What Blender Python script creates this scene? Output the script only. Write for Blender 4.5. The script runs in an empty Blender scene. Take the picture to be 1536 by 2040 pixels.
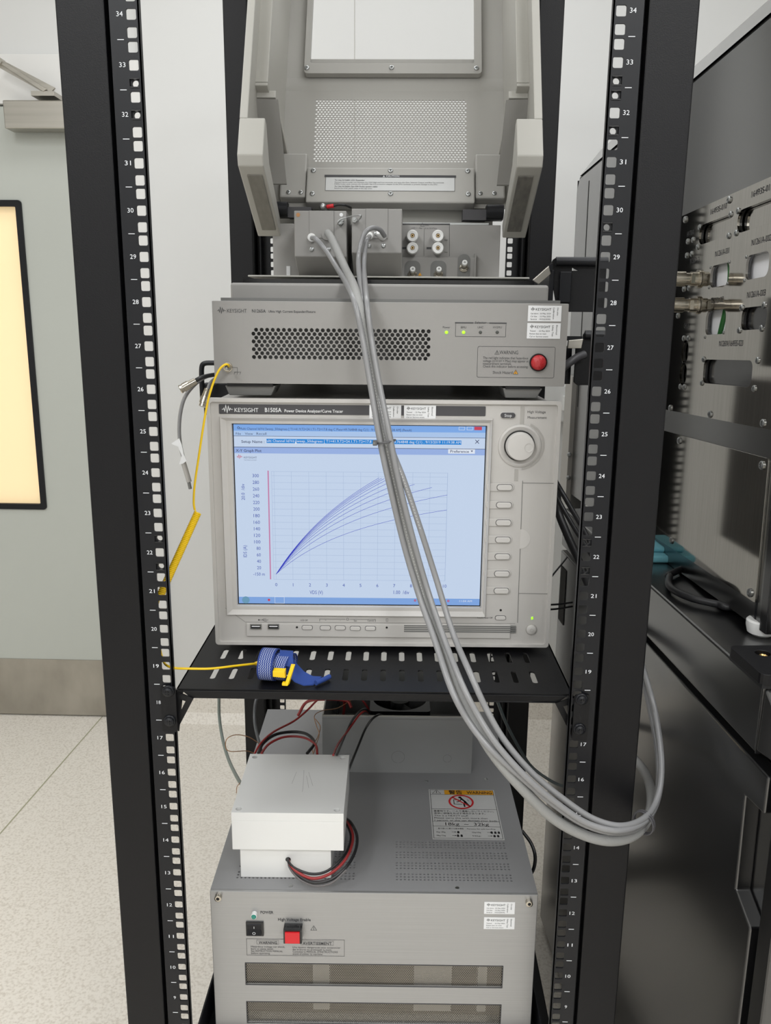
import bpy, math, random
from mathutils import Vector, Matrix, Euler
from math import pi, sin, cos, radians, hypot
random.seed(4)
SC = bpy.context.scene
COL = SC.collection

# ---------------------------------------------------------------- camera
cam_d = bpy.data.cameras.new('camera')
cam = bpy.data.objects.new('camera', cam_d)
COL.objects.link(cam)
cam_d.sensor_fit = 'VERTICAL'
cam_d.sensor_height = 36.0
cam_d.lens = 1668.56 / 2040 * 36.0
cam.location = (0.0369, -0.8785, 1.2070)
cam.rotation_euler = (1.3450, -0.0088, 0.0271)
cam_d.clip_start = 0.02
SC.camera = cam
# ---------------------------------------------------------------- colour management, world
SC.view_settings.view_transform = 'Standard'
SC.view_settings.look = 'None'
SC.view_settings.gamma = 1.0
SC.view_settings.use_curve_mapping = False
SC.view_settings.exposure = 0.30
wd = bpy.data.worlds.new('world')
SC.world = wd
wd.use_nodes = True
wd.node_tree.nodes['Background'].inputs[0].default_value = (0.97, 0.98, 1.0, 1)
wd.node_tree.nodes['Background'].inputs[1].default_value = 0.30
# ceiling lamps: (x, y, size x, size y, watts)
LAMPS = [(-1.0, -0.4, 0.6, 1.2, 15), (0.9, -0.4, 0.6, 1.2, 15), (-1.0, -2.2, 0.6, 1.2, 30), (0.9, -2.2, 0.6, 1.2, 30), (-0.1, 0.95, 1.6, 0.5, 9)]

# ---------------------------------------------------------------- helpers
def lin(c):
    return tuple(((x/255)/12.92 if x/255 <= 0.04045 else ((x/255+0.055)/1.055)**2.4) for x in c)

MATS = {}
def mat(name, rgb, rough=0.5, metal=0.0, emit=0.0, noise=None, aniso=0.0, alpha=None, trans=0.0, spec=None, bump=None):
    m = bpy.data.materials.new(name); m.use_nodes = True
    nt = m.node_tree; b = nt.nodes['Principled BSDF']
    c = lin(rgb)
    b.inputs['Base Color'].default_value = (*c, 1)
    b.inputs['Roughness'].default_value = rough
    b.inputs['Metallic'].default_value = metal
    if aniso: b.inputs['Anisotropic'].default_value = aniso
    if spec is not None: b.inputs['Specular IOR Level'].default_value = spec
    if trans: b.inputs['Transmission Weight'].default_value = trans
    if emit:
        b.inputs['Emission Color'].default_value = (*c, 1)
        b.inputs['Emission Strength'].default_value = emit
    if noise or bump:
        tc = nt.nodes.new('ShaderNodeTexCoord'); mp = nt.nodes.new('ShaderNodeMapping')
        nt.links.new(tc.outputs['Object'], mp.inputs['Vector'])
    if noise:   # (scale xyz, second colour, low, high, detail)
        sc, c2, lo, hi, det = noise
        mp.inputs['Scale'].default_value = sc
        n = nt.nodes.new('ShaderNodeTexNoise'); n.inputs['Scale'].default_value = 1.0; n.inputs['Detail'].default_value = det
        nt.links.new(mp.outputs[0], n.inputs['Vector'])
        r = nt.nodes.new('ShaderNodeValToRGB')
        r.color_ramp.elements[0].position = lo; r.color_ramp.elements[0].color = (*lin(c2), 1)
        r.color_ramp.elements[1].position = hi; r.color_ramp.elements[1].color = (*c, 1)
        nt.links.new(n.outputs['Fac'], r.inputs['Fac']); nt.links.new(r.outputs['Color'], b.inputs['Base Color'])
    if bump:    # (scale xyz, strength)
        mp2 = nt.nodes.new('ShaderNodeMapping'); nt.links.new(tc.outputs['Object'], mp2.inputs['Vector'])
        mp2.inputs['Scale'].default_value = bump[0]
        n2 = nt.nodes.new('ShaderNodeTexNoise'); n2.inputs['Scale'].default_value = 1.0; n2.inputs['Detail'].default_value = 3
        nt.links.new(mp2.outputs[0], n2.inputs['Vector'])
        bp_ = nt.nodes.new('ShaderNodeBump'); bp_.inputs['Strength'].default_value = bump[1]; bp_.inputs['Distance'].default_value = 0.001
        nt.links.new(n2.outputs['Fac'], bp_.inputs['Height']); nt.links.new(bp_.outputs[0], b.inputs['Normal'])
    if name in ('prober_black_paint',):
        b.inputs['Coat Weight'].default_value = 1.0; b.inputs['Coat Roughness'].default_value = 0.20; b.inputs['Coat IOR'].default_value = 1.6
    MATS[name] = m
    return m

M_wall = mat('wall_paint', (216, 216, 214), 0.6)
M_ceil = mat('ceiling_paint', (225, 225, 222), 0.8)
M_floor = mat('speckled_vinyl', (232, 226, 216), 0.35, noise=((170, 170, 170), (208, 200, 188), 0.28, 0.55, 2.0), spec=0.3)
M_door = mat('door_laminate', (186, 189, 182), 0.45)
M_frame = mat('door_frame_paint', (224, 223, 220), 0.5)
M_steel = mat('satin_steel', (190, 186, 178), 0.32, 1.0, noise=((1.5, 1.5, 60), (172, 168, 160), 0.3, 0.7, 4.0))
M_kick = mat('kick_plate_steel', (186, 182, 174), 0.38, 1.0, noise=((9, 9, 5), (160, 156, 148), 0.3, 0.7, 5.0))
M_black = mat('black_powder_coat', (8, 8, 11), 0.45, spec=0.28, bump=((900, 900, 900), 0.15))
M_rail = mat('black_rail_paint', (17, 18, 22), 0.38, spec=0.3)
M_deep = mat('dark_recess', (12, 12, 13), 0.7)
M_mark = mat('white_print', (222, 224, 228), 0.6)
M_beige = mat('instrument_warm_grey', (190, 187, 183), 0.45)
M_beige2 = mat('instrument_light_key', (198, 195, 191), 0.4)
M_beiged = mat('instrument_mid_grey', (168, 165, 160), 0.5)
M_grey = mat('fixture_grey', (147, 145, 142), 0.45, bump=((1400, 1400, 1400), 0.08))
M_greyd = mat('fixture_dark_grey', (112, 112, 110), 0.5)
M_lid = mat('lid_grey', (165, 163, 158), 0.5)
M_lidl = mat('lid_warm_grey', (174, 172, 165), 0.45)
M_chrg = mat('charcoal_strip', (66, 65, 68), 0.45)
M_ink = mat('dark_ink', (62, 62, 64), 0.6)
M_inkb = mat('black_ink', (25, 25, 27), 0.6)
M_white = mat('white_label', (226, 227, 228), 0.5)
M_plast = mat('white_nylon', (226, 226, 224), 0.35)
M_brush = mat('brushed_aluminium', (170, 170, 170), 0.36, 0.6, noise=((6, 40, 1200), (161, 161, 161), 0.25, 0.75, 3.0))
M_umber = mat('grey_sheet_metal', (140, 140, 141), 0.5)
M_box = mat('enclosure_grey', (143, 144, 144), 0.5)
M_nickel = mat('nickel', (190, 184, 172), 0.22, 1.0)
M_zinc = mat('zinc_screw', (170, 172, 172), 0.3, 1.0)
M_brass = mat('brass', (205, 170, 110), 0.25, 1.0)
M_yel = mat('yellow_cord', (232, 192, 8), 0.4)
M_blue = mat('blue_webbing', (34, 62, 130), 0.85)
M_red = mat('red_plastic', (205, 30, 38), 0.3)
M_redw = mat('red_wire', (150, 45, 45), 0.4)
M_blkw = mat('black_wire', (30, 30, 32), 0.4)
M_lamp = mat('red_lamp_lens', (176, 42, 46), 0.12, bump=((500, 500, 500), 0.9))
M_led = mat('green_led', (150, 235, 40), 0.3, emit=1.0)
M_leddk = mat('unlit_led', (72, 74, 70), 0.3)
M_cable = mat('grey_cable_jacket', (132, 132, 133), 0.28)
M_braid = mat('grey_braided_sleeve', (148, 148, 146), 0.42, bump=((1500, 1500, 1500), 0.6))
M_seam = mat('pale_cable_print', (205, 205, 203), 0.5)
M_clear = mat('clear_sleeve', (200, 200, 200), 0.2)
M_glossblk = mat('glossy_black_panel', (30, 30, 31), 0.16)
M_semiblk = mat('prober_black_paint', (15, 15, 16), 0.30, spec=0.6)
M_plate = mat('brushed_stainless', (158, 155, 149), 0.07, 1.0, noise=((2, 400, 8), (145, 142, 136), 0.3, 0.7, 2.0))
M_teal = mat('teal_cloth', (120, 190, 205), 0.7)
M_green = mat('green_cable', (38, 98, 45), 0.4)
M_copper = mat('copper_wire', (176, 130, 90), 0.35, 0.6)
M_orange = mat('orange_print', (224, 158, 24), 0.5)
M_redink = mat('red_print', (196, 30, 36), 0.5)
M_doorglass = mat('cream_lit_window', (248, 222, 176), 0.4, emit=0.32)
M_worn = mat('worn_rubber', (88, 86, 82), 0.8, noise=((160, 60, 60), (124, 121, 114), 0.25, 0.8, 6.0))
M_padl = mat('faded_pad', (134, 131, 123), 0.8, noise=((160, 60, 60), (118, 115, 107), 0.25, 0.8, 6.0))
M_flap = mat('flap_shaded_grey', (138, 136, 132), 0.55)  # darker than the lid: shade on the flap is put into its colour
M_velcro = mat('grey_foam', (140, 138, 134), 0.9)

class MB:
    def __init__(s): s.v = []; s.f = []; s.sm = False
    def add(s, vs, fs):
        n = len(s.v); s.v += [tuple(p) for p in vs]; s.f += [tuple(i+n for i in f) for f in fs]; return s
    def box(s, x0, x1, y0, y1, z0, z1):
        return s.add([(x0,y0,z0),(x1,y0,z0),(x1,y1,z0),(x0,y1,z0),(x0,y0,z1),(x1,y0,z1),(x1,y1,z1),(x0,y1,z1)],
                     [(0,3,2,1),(4,5,6,7),(0,1,5,4),(1,2,6,5),(2,3,7,6),(3,0,4,7)])
    def hexa(s, p):   # eight corners, same order as box
        return s.add(p, [(0,3,2,1),(4,5,6,7),(0,1,5,4),(1,2,6,5),(2,3,7,6),(3,0,4,7)])
    def prism(s, poly, ax, a, b):
        """polygon in the plane across axis ax, extruded from a to b"""
        n = len(poly)
        def pt(p, t):
            return {'x': (t, p[0], p[1]), 'y': (p[0], t, p[1]), 'z': (p[0], p[1], t)}[ax]
        vs = [pt(p, a) for p in poly] + [pt(p, b) for p in poly]
        fs = [tuple(range(n)), tuple(range(2*n-1, n-1, -1))]
        fs += [(i, i+n, (i+1) % n + n, (i+1) % n) for i in range(n)]
        return s.add(vs, fs)
    def cyl(s, p0, p1, r0, r1=None, n=20, caps=True):
        r1 = r0 if r1 is None else r1
        p0 = Vector(p0); p1 = Vector(p1); d = (p1-p0).normalized()
        a = d.orthogonal().normalized(); b = d.cross(a)
        vs = [p0 + (a*cos(2*pi*i/n) + b*sin(2*pi*i/n))*r0 for i in range(n)] + [p1 + (a*cos(2*pi*i/n) + b*sin(2*pi*i/n))*r1 for i in range(n)]
        fs = [(i, (i+1) % n, (i+1) % n + n, i+n) for i in range(n)]
        if caps: fs += [tuple(range(n-1, -1, -1)), tuple(range(n, 2*n))]
        return s.add([tuple(v) for v in vs], fs)
    def lathe(s, o, d, prof, n=24):
        """profile [(distance along d, radius)]"""
        o = Vector(o); d = Vector(d).normalized(); a = d.orthogonal().normalized(); b = d.cross(a)
        vs = []; fs = []
        for t, r in prof:
            vs += [tuple(o + d*t + (a*cos(2*pi*i/n) + b*sin(2*pi*i/n))*max(r, 1e-5)) for i in range(n)]
        for k in range(len(prof)-1):
            fs += [(k*n+i, k*n+(i+1) % n, (k+1)*n+(i+1) % n, (k+1)*n+i) for i in range(n)]
        fs += [tuple(range(n-1, -1, -1)), tuple(range((len(prof)-1)*n, len(prof)*n))]
        return s.add(vs, fs)
    def tube(s, pts, r, n=10, step=6, smooth=True, closed=False):
        P = [Vector(p) for p in pts]
        if smooth and len(P) > 2:
            Q = []
            for i in range(len(P)-1):
                p0 = P[i-1] if i else P[0]*2-P[1]; p1 = P[i]; p2 = P[i+1]; p3 = P[i+2] if i+2 < len(P) else P[-1]*2-P[-2]
                for k in range(step):
                    t = k/step
                    Q.append(0.5*((2*p1)+(p2-p0)*t+(2*p0-5*p1+4*p2-p3)*t*t+(3*p1-p0-3*p2+p3)*t**3))
            Q.append(P[-1]); P = Q
        m = len(P); vs = []; fs = []
        nrm = (P[1]-P[0]).orthogonal().normalized()
        for i, p in enumerate(P):
            t = (P[min(i+1, m-1)]-P[max(i-1, 0)]).normalized()
            nrm = (nrm - t*nrm.dot(t)).normalized(); b = t.cross(nrm)
            rr = r(i/(m-1)) if callable(r) else r
            vs += [tuple(p + (nrm*cos(2*pi*k/n) + b*sin(2*pi*k/n))*rr) for k in range(n)]
        for i in range(m-1):
            fs += [(i*n+k, i*n+(k+1) % n, (i+1)*n+(k+1) % n, (i+1)*n+k) for k in range(n)]
        fs += [tuple(range(n-1, -1, -1)), tuple(range((m-1)*n, m*n))]
        s.sm = True
        return s.add(vs, fs)
    def cell(s, X0, X1, Z0, Z1, hole, y0, y1, cx, cz, flat=False):
        """a plate cell with one 12-gon hole; plane x/z, thickness y0..y1"""
        out = []
        for k, (hx, hz) in enumerate(hole):
            m = k % 3
            q = k//3
            if m == 1: out.append([(X1, Z1), (X0, Z1), (X0, Z0), (X1, Z0)][q])
            elif (m == 0) == (q % 2 == 0): out.append((X1 if q in (0, 3) else X0, hz))
            else: out.append((hx, Z1 if q in (0, 1) else Z0))
        n = 12
        if flat: return s.add([(a, y0, b) for a, b in out]+[(a, y0, b) for a, b in hole], [(i, (i+1) % n, n+(i+1) % n, n+i) for i in range(n)])
        vs = [(a, y0, b) for a, b in out] + [(a, y0, b) for a, b in hole] + [(a, y1, b) for a, b in hole] + [(a, y1, b) for a, b in out]
        fs = []
        for i in range(n):
            j = (i+1) % n
            fs += [(i, j, n+j, n+i), (n+i, n+j, 2*n+j, 2*n+i), (2*n+i, 2*n+j, 3*n+j, 3*n+i)]
        return s.add(vs, fs)
    def perf(s, x0, x1, z0, z1, nx, nz, r, y0, y1, stagger=True, rz=None, par=1, flat=False):
        """plate region full of round holes, every other row shifted by half a pitch"""
        px = (x1-x0)/(nx+(0.5 if stagger else 0)); pz = (z1-z0)/nz
        for j in range(nz):
            off = px/2 if (stagger and j % 2 == par) else 0
            za = z0+j*pz; zb = za+pz; cz = (za+zb)/2
            if stagger:
                if off: s.box(x0, x0+off, y0, y1, za, zb)
                else: s.box(x1-px/2, x1, y0, y1, za, zb)
            for i in range(nx):
                xa = x0+off+i*px; cx = xa+px/2
                h = [(cx+r*cos(a), cz+(rz or r)*sin(a)) for a in (radians(15+30*k) for k in range(12))]
                s.cell(xa, xa+px, za, zb, h, y0, y1, cx, cz, flat)
        return s
    def xf(s, M):
        s.v = [tuple(M @ Vector(p)) for p in s.v]; return s
    def merge(s, o): return s.add(o.v, o.f)
    def text(s, t, x, z, h, w=None, y=0.0, align='l', plane='xz', rot=0.0, bold=False):
        """flat lettering; x,z = left (or centre) of the baseline, h = capital height, w = wanted width"""
        vs, fs = glyphs(t, bold)
        if not vs: return s
        xa = min(p[0] for p in vs); xb = max(p[0] for p in vs)
        k = h/0.729
        kx = w/(xb-xa) if w else k
        off = {'l': -xa, 'c': -(xa+xb)/2, 'r': -xb}[align]
        out = []
        for px, pz in vs:
            a = (px+off)*kx; b = pz*k
            a, b = a*cos(rot)-b*sin(rot), a*sin(rot)+b*cos(rot)
            if plane == 'xz': out.append((x+a, y, z+b))
            elif plane == 'xy': out.append((x+a, z+b, y))
            elif plane == 'yz': out.append((y, x-a, z+b))      # read from the -x side
        fs2 = fs if plane != 'xy' else fs
        return s.add(out, fs2)
    def line(s, pts, wd, y=0.0, plane='xz', closed=False):
        """flat polyline"""
        P = list(pts) + ([pts[0]] if closed else [])
        for i in range(len(P)-1):
            (a, b), (c, d) = P[i], P[i+1]
            L = hypot(c-a, d-b)
            if L < 1e-7: continue
            ux, uz = (c-a)/L*wd/2, (d-b)/L*wd/2
            q = [(a-ux-uz, b-uz+ux), (a-ux+uz, b-uz-ux), (c+ux+uz, d+uz-ux), (c+ux-uz, d+uz+ux)]
            if plane == 'xz': s.add([(p[0], y, p[1]) for p in q], [(0, 1, 2, 3)])
            elif plane == 'yz': s.add([(y, p[0], p[1]) for p in q], [(0, 1, 2, 3)])
            else: s.add([(p[0], p[1], y) for p in q], [(0, 1, 2, 3)])
        return s
    def rect(s, x0, x1, z0, z1, y=0.0):
        return s.add([(x0, y, z0), (x1, y, z0), (x1, y, z1), (x0, y, z1)], [(0, 1, 2, 3)])
    def ring(s, cx, cz, r, wd, y=0.0, n=32, a0=0, a1=2*pi, plane='xz', sx=1.0):
        vs = []
        for i in range(n+1):
            t = a0+(a1-a0)*i/n
            for rr in (max(r-wd/2, 1e-5), r+wd/2):
                a, b = cx+rr*sx*cos(t), cz+rr*sin(t)
                vs.append((a, y, b) if plane == 'xz' else ((y, a, b) if plane == 'yz' else (a, b, y)))
        return s.add(vs, [(2*i, 2*i+1, 2*i+3, 2*i+2) for i in range(n)])
    def build(s, name, m, parent=None, bevel=0.0, seg=2, smooth=None, label=None):
        me = bpy.data.meshes.new(name)
        me.from_pydata(s.v, [], s.f); me.validate()
        me.materials.append(m)
        o = bpy.data.objects.new(name, me); COL.objects.link(o)
        sm = s.sm if smooth is None else smooth
        import bmesh
        bm = bmesh.new(); bm.from_mesh(me)
        bmesh.ops.remove_doubles(bm, verts=bm.verts, dist=1e-6)
        bmesh.ops.recalc_face_normals(bm, faces=bm.faces)
        if bevel:
            ed = [e for e in bm.edges if len(e.link_faces) == 2 and e.calc_face_angle(0) > 0.5]
            bmesh.ops.bevel(bm, geom=ed, offset=bevel, segments=seg, profile=0.5, affect='EDGES', clamp_overlap=True)
        bm.to_mesh(me); bm.free()
        if sm:
            me.polygons.foreach_set('use_smooth', [True]*len(me.polygons))
            try: me.set_sharp_from_angle(angle=radians(40))
            except Exception: pass
        if parent is not None: o.parent = parent
        if label: o['label'] = label
        return o

GC = {}
def glyphs(t, bold=False):
    k = (t, bold)
    if k not in GC:
        c = bpy.data.curves.new('txt', 'FONT'); c.body = t; c.size = 1.0; c.resolution_u = 2
        if bold: c.offset = 0.012
        o = bpy.data.objects.new('txt', c); COL.objects.link(o)
        dg = bpy.context.evaluated_depsgraph_get()
        me = bpy.data.meshes.new_from_object(o.evaluated_get(dg))
        GC[k] = ([(v.co.x, v.co.y) for v in me.vertices], [tuple(p.vertices) for p in me.polygons])
        bpy.data.objects.remove(o); bpy.data.curves.remove(c); bpy.data.meshes.remove(me)
    return GC[k]

def plate(outline, holes, t, name, m, parent, plane='xz', y=0.0, bevel=0.0):
    """flat sheet with real openings: 2D curve fill, extruded to thickness t starting at y"""
    c = bpy.data.curves.new('pl', 'CURVE'); c.dimensions = '2D'; c.fill_mode = 'BOTH'; c.extrude = t/2
    for loop in [outline]+holes:
        sp = c.splines.new('POLY'); sp.points.add(len(loop)-1); sp.use_cyclic_u = True
        for i, p in enumerate(loop): sp.points[i].co = (p[0], p[1], 0, 1)
    o = bpy.data.objects.new('pl', c); COL.objects.link(o)
    dg = bpy.context.evaluated_depsgraph_get()
    me = bpy.data.meshes.new_from_object(o.evaluated_get(dg))
    mb = MB()
    def tr(v):
        if plane == 'xz': return (v.x, y+t/2+v.z, v.y)
        if plane == 'yz': return (y+t/2+v.z, v.x, v.y)
        return (v.x, v.y, y+t/2+v.z)
    mb.v = [tr(v.co) for v in me.vertices]; mb.f = [tuple(p.vertices) for p in me.polygons]
    bpy.data.objects.remove(o); bpy.data.curves.remove(c); bpy.data.meshes.remove(me)
    return mb.build(name, m, parent, bevel=bevel)

def rrect(x0, x1, z0, z1, r, n=4):
    out = []
    for cx, cz, a in ((x1-r, z1-r, 0), (x0+r, z1-r, 90), (x0+r, z0+r, 180), (x1-r, z0+r, 270)):
        out += [(cx+r*cos(radians(a+90*i/n)), cz+r*sin(radians(a+90*i/n))) for i in range(n+1)]
    return out
def circ(cx, cz, r, n=20):
    return [(cx+r*cos(2*pi*i/n), cz+r*sin(2*pi*i/n)) for i in range(n)]

def tag(o, label=None, cat=None, group=None, kind=None):
    if label: o['label'] = label
    if cat: o['category'] = cat
    if group: o['group'] = group
    if kind: o['kind'] = kind
    return o
def empty(name, loc, rot=(0, 0, 0), **k):
    o = bpy.data.objects.new(name, None); COL.objects.link(o)
    o.location = loc; o.rotation_euler = rot; o.empty_display_size = 0.02
    return tag(o, **k)
def copy_tree(o, parent=None):
    c = o.copy(); COL.objects.link(c)
    if parent is not None: c.parent = parent
    for ch in [x for x in COL.objects if x.parent == o]: copy_tree(ch, c)
    return c

def logo(mb, x, z, w, h, y, plane='xz'):
    """the spark wave mark"""
    p = [(0, .45), (.10, .45), (.17, .62), (.25, .2), (.36, .95), (.48, .05), (.60, .85), (.70, .3), (.78, .6), (.86, .45), (1, .45)]
    mb.line([(x+a*w, z+b*h) for a, b in p], w*0.055, y, plane)
def screw(name, mb_parent, loc, r, m, d=(0, -1, 0), h=None, label=None):
    h = h or r*0.6
    mb = MB(); mb.lathe(loc, d, [(0, r), (h*.5, r), (h*.85, r*.8), (h, r*.5), (h*.99, r*.35), (h*.4, r*.3)], 16)
    return mb.build(name, m, mb_parent, smooth=True, label=label)

# ================================================================= room
FZ = -0.11
st = lambda o: tag(o, kind='structure')
st(MB().box(-2.4, 2.6, -3.2, 1.75, FZ-0.05, FZ).build('floor', M_floor))
st(MB().box(-0.735, 2.6, 1.70, 1.78, FZ, 2.6).build('wall_back', M_wall))
st(MB().box(-2.4, -0.735, 1.725, 1.80, 1.93, 2.6).build('wall_back_left', M_wall))
st(MB().box(-2.5, -2.4, -3.2, 1.78, FZ, 2.6).build('wall_left', M_wall))
st(MB().box(2.6, 2.7, -3.2, 1.78, FZ, 2.6).build('wall_right', M_wall))
st(MB().box(-2.4, 2.6, -3.3, -3.2, FZ, 2.6).build('wall_front', M_wall))
st(MB().box(-2.5, 2.7, -3.3, 1.80, 2.6, 2.65).build('ceiling', M_ceil))
st(MB().prism([(1.70, FZ), (1.70, FZ+0.10), (1.693, FZ+0.10), (1.685, FZ+0.03), (1.66, FZ)], 'x', -0.735, 2.6).build('baseboard_back', M_floor))
# joint between the wall panels, seen through the lid window
st(MB().box(-0.127, -0.1255, 1.699, 1.70, FZ+0.1, 2.6).build('trim_1', M_lidl))
# weld seam in the vinyl
a = (-0.9784,1.7031,-0.11); b = (-1.0092,1.0347,-0.11)
dx, dy = b[0]-a[0], b[1]-a[1]
e_ = (a[0]+dx*4, a[1]+dy*4)
st(MB().add([(a[0]-.003, a[1], FZ+.0004), (a[0]+.001, a[1], FZ+.0004), (e_[0]+.001, e_[1], FZ+.0004), (e_[0]-.003, e_[1], FZ+.0004)], [(0, 1, 2, 3)]).build('trim_2', mat('seam_weld', (168, 166, 140), .6)))
# door with frame
st(MB().box(-0.80, -0.735, 1.68, 1.75, FZ, 1.93).box(-2.4, -0.735, 1.69, 1.75, 1.80, 1.93).build('door_frame', M_frame, bevel=.002))
door = st(empty('door_1', (-1.25, 1.70, FZ)))
x0, x1 = -0.55, .45
gx1 = -1.113+1.25; gz0 = 0.612-FZ; gz1 = 1.535-FZ
o = plate([(x0, 0.005), (x1, 0.005), (x1, 1.905), (x0, 1.905)], [rrect(-.42, gx1-.004, gz0+.004, gz1-.004, .01)], 0.045, 'door_leaf', M_door, door)
MB().prism(rrect(-.40, gx1-.010, gz0+.010, gz1-.010, .004), 'y', .02, .026).build('door_glass', M_doorglass, door)
plate(rrect(-.43, gx1+.005, gz0-.005, gz1+.005, .01), [rrect(-.40, gx1-.013, gz0+.013, gz1-.013, .004)], 0.012, 'window_gasket', M_rail, door, y=-.006)
MB().box(x0, x1, -.003, 0, 0.006, .205).build('kick_plate', M_kick, door)
clo = tag(empty('door_closer', (-1.11, 1.69, 1.735)), 'satin steel overhead door closer with folded arm above the grey door', 'door closer')
MB().box(0, .30, -.055, 0, -.012, .062).build('closer_body', M_steel, clo, bevel=.003)
ar = MB(); ar.prism([(-.014, .152), (-.002, .170), (.15, .095), (.13, .076)], 'y', -.05, -.042); ar.prism([(.0, .157), (.01, .163), (.13, .088), (.12, .082)], 'y', -.062, -.056)
ar.build('closer_arm', M_steel, clo, bevel=.001)
MB().cyl((.004, -.066, .16), (.004, -.04, .16), .009).build('arm_pivot', M_steel, clo)
MB().box(.085, .15, -.06, -.0, .072, .084).build('arm_bracket', M_steel, clo)
# ceiling lamps
for i, (x, y, sx, sy, wt) in enumerate(LAMPS):
    t = tag(empty('ceiling_lamp', (x, y, 2.6)), 'flat white ceiling light panel above the rack, out of the picture', 'lamp', 'ceiling light panels')
    MB().box(-sx/2-.02, sx/2+.02, -sy/2-.02, sy/2+.02, -.012, 0).build('lamp_frame', M_white, t)
    ld = bpy.data.lights.new('lamp_light', 'AREA'); ld.shape = 'RECTANGLE'; ld.size = sx; ld.size_y = sy; ld.energy = wt; ld.color = (.97, .985, 1.0)
    lo = bpy.data.objects.new('lamp_light', ld); COL.objects.link(lo); lo.parent = t; lo.location = (0, 0, -.02)

# ================================================================= rack
U = 0.04445
rack = tag(empty('equipment_rack', (0, 0, FZ)), 'black four-post steel equipment rack with square-hole rails numbered in white', 'rack')
Z0 = -0.03; Z1 = 42*U
def dzr(s): return 0.003 if s > 0 else 0.0
def rack_post(s, y, name='post'):
    d = 1 if y < .4 else -1
    mb = MB()
    xo, xi = s*0.3060, s*0.2585
    prof = [(xo, y-d*.002), (xi, y-d*.002), (xi, y+d*.012), (s*.262, y+d*.016), (s*.262, y+d*.052), (xo, y+d*.052)]
    mb.prism(prof, 'z', FZ+.03, Z1+.06)
    o = mb.build(name, M_black, rack, bevel=.0015); o.location = (0, 0, -FZ)
    return o
def rack_rail(s, y):
    d = 1 if y < .4 else -1
    mb = MB(); xh = s*0.2325
    xa, xb = sorted((s*0.2245, s*0.2400))
    hs = .0049; r = .0016
    def hole(cx, cz):
        h = []
        for q, (sx, sz) in enumerate(((1, 1), (-1, 1), (-1, -1), (1, -1))):
            p1 = (cx+sx*hs, cz+sz*(hs-r)); p2 = (cx+sx*(hs-r*.3), cz+sz*(hs-r*.3)); p3 = (cx+sx*(hs-r), cz+sz*hs)
            h += [p1, p2, p3] if q % 2 == 0 else [p3, p2, p1]
        return h
    z = -U
    dz = dzr(s)
    for n in range(0, 43):
        c = (n-.5)*U
        cs = [c-.015875, c, c+.015875]; ed = [c-U/2, c-.0079, c+.0079, c+U/2]
        for k in range(3):
            mb.cell(xa, xb, ed[k]+dz, ed[k+1]+dz, hole(xh, cs[k]+dz), y, y+d*.002, xh, cs[k])
    za, zb = -U+dz, 42*U+dz
    x2, x3 = s*.2400, s*.2520
    mb.box(min(x2, x3), max(x2, x3), min(y, y+d*.002), max(y, y+d*.002), za, zb)
    mb.box(min(x3, s*.2535), max(x3, s*.2535), min(y, y+d*.03), max(y, y+d*.03), za, zb)
    mb.box(min(s*.2530, s*.2600), max(s*.2530, s*.2600), min(y+d*.0165, y+d*.0185), max(y+d*.0165, y+d*.0185), za, zb)
    mb.box(min(s*.2245, s*.2262), max(s*.2245, s*.2262), min(y, y+d*.006), max(y, y+d*.006), za, zb)
    o = mb.build('mounting_rail', M_rail, rack); o.location = (0, 0, -FZ)
    if d > 0:
        t = MB(); yy = y-.0004
        for n in range(5, 38):
            c = (n-.5)*U+dz
            if n == 18:
                t.text('18' if s < 0 else '8', s*.2432 if s > 0 else -.2427, c-.002, .0044, align='c', y=yy)
            else: t.text(str(n), s*.2434, c-.002, .0046, w=.0062 if n > 9 else .0029, align='c', y=yy)
            xx = s*.2432+(-.0005 if s < 0 else .0005); t.box(xx-.0032, xx+.0032, yy, yy+.0003, c+U/2-.0003, c+U/2+.0003)
        t.build('unit_numbers', M_mark, o)
    return o
for s in (-1, 1):
    for y in (0.004, 0.835):
        rack_post(s, y); 
    rack_rail(s, 0.0); rack_rail(s, 0.84)
for y in (.02, .80):
    for z in (-.06, Z1+.04):
        o = MB().box(-.306, .306, y, y+.05, z, z+.05).build('cross_beam', M_black, rack, bevel=.002); o.location = (0, 0, -FZ)
for s in (-1, 1):
    for z in (-.06, Z1+.04):
        o = MB().box(min(s*.268, s*.306), max(s*.268, s*.306), .05, .80, z, z+.05).build('side_beam', M_black, rack, bevel=.002); o.location = (0, 0, -FZ)
    # chassis support angles under the lowest instrument
    x0, x1 = sorted((s*.2245, s*.16)); xw = s*.2245
    mb = MB().box(x0, x1, .03, .8, .2605, .2635).box(min(xw, xw-s*.002), max(xw, xw-s*.002), .03, .8, .2635, .31)
    o = mb.build('support_angle', M_rail, rack); o.location = (0, 0, -FZ)
for (x, y) in ((-.28, .03), (.28, .03), (-.28, .82), (.28, .82)):
    MB().cyl((x, y, 0), (x, y, .06), .022).build('leveling_foot', M_rail, rack)

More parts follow.
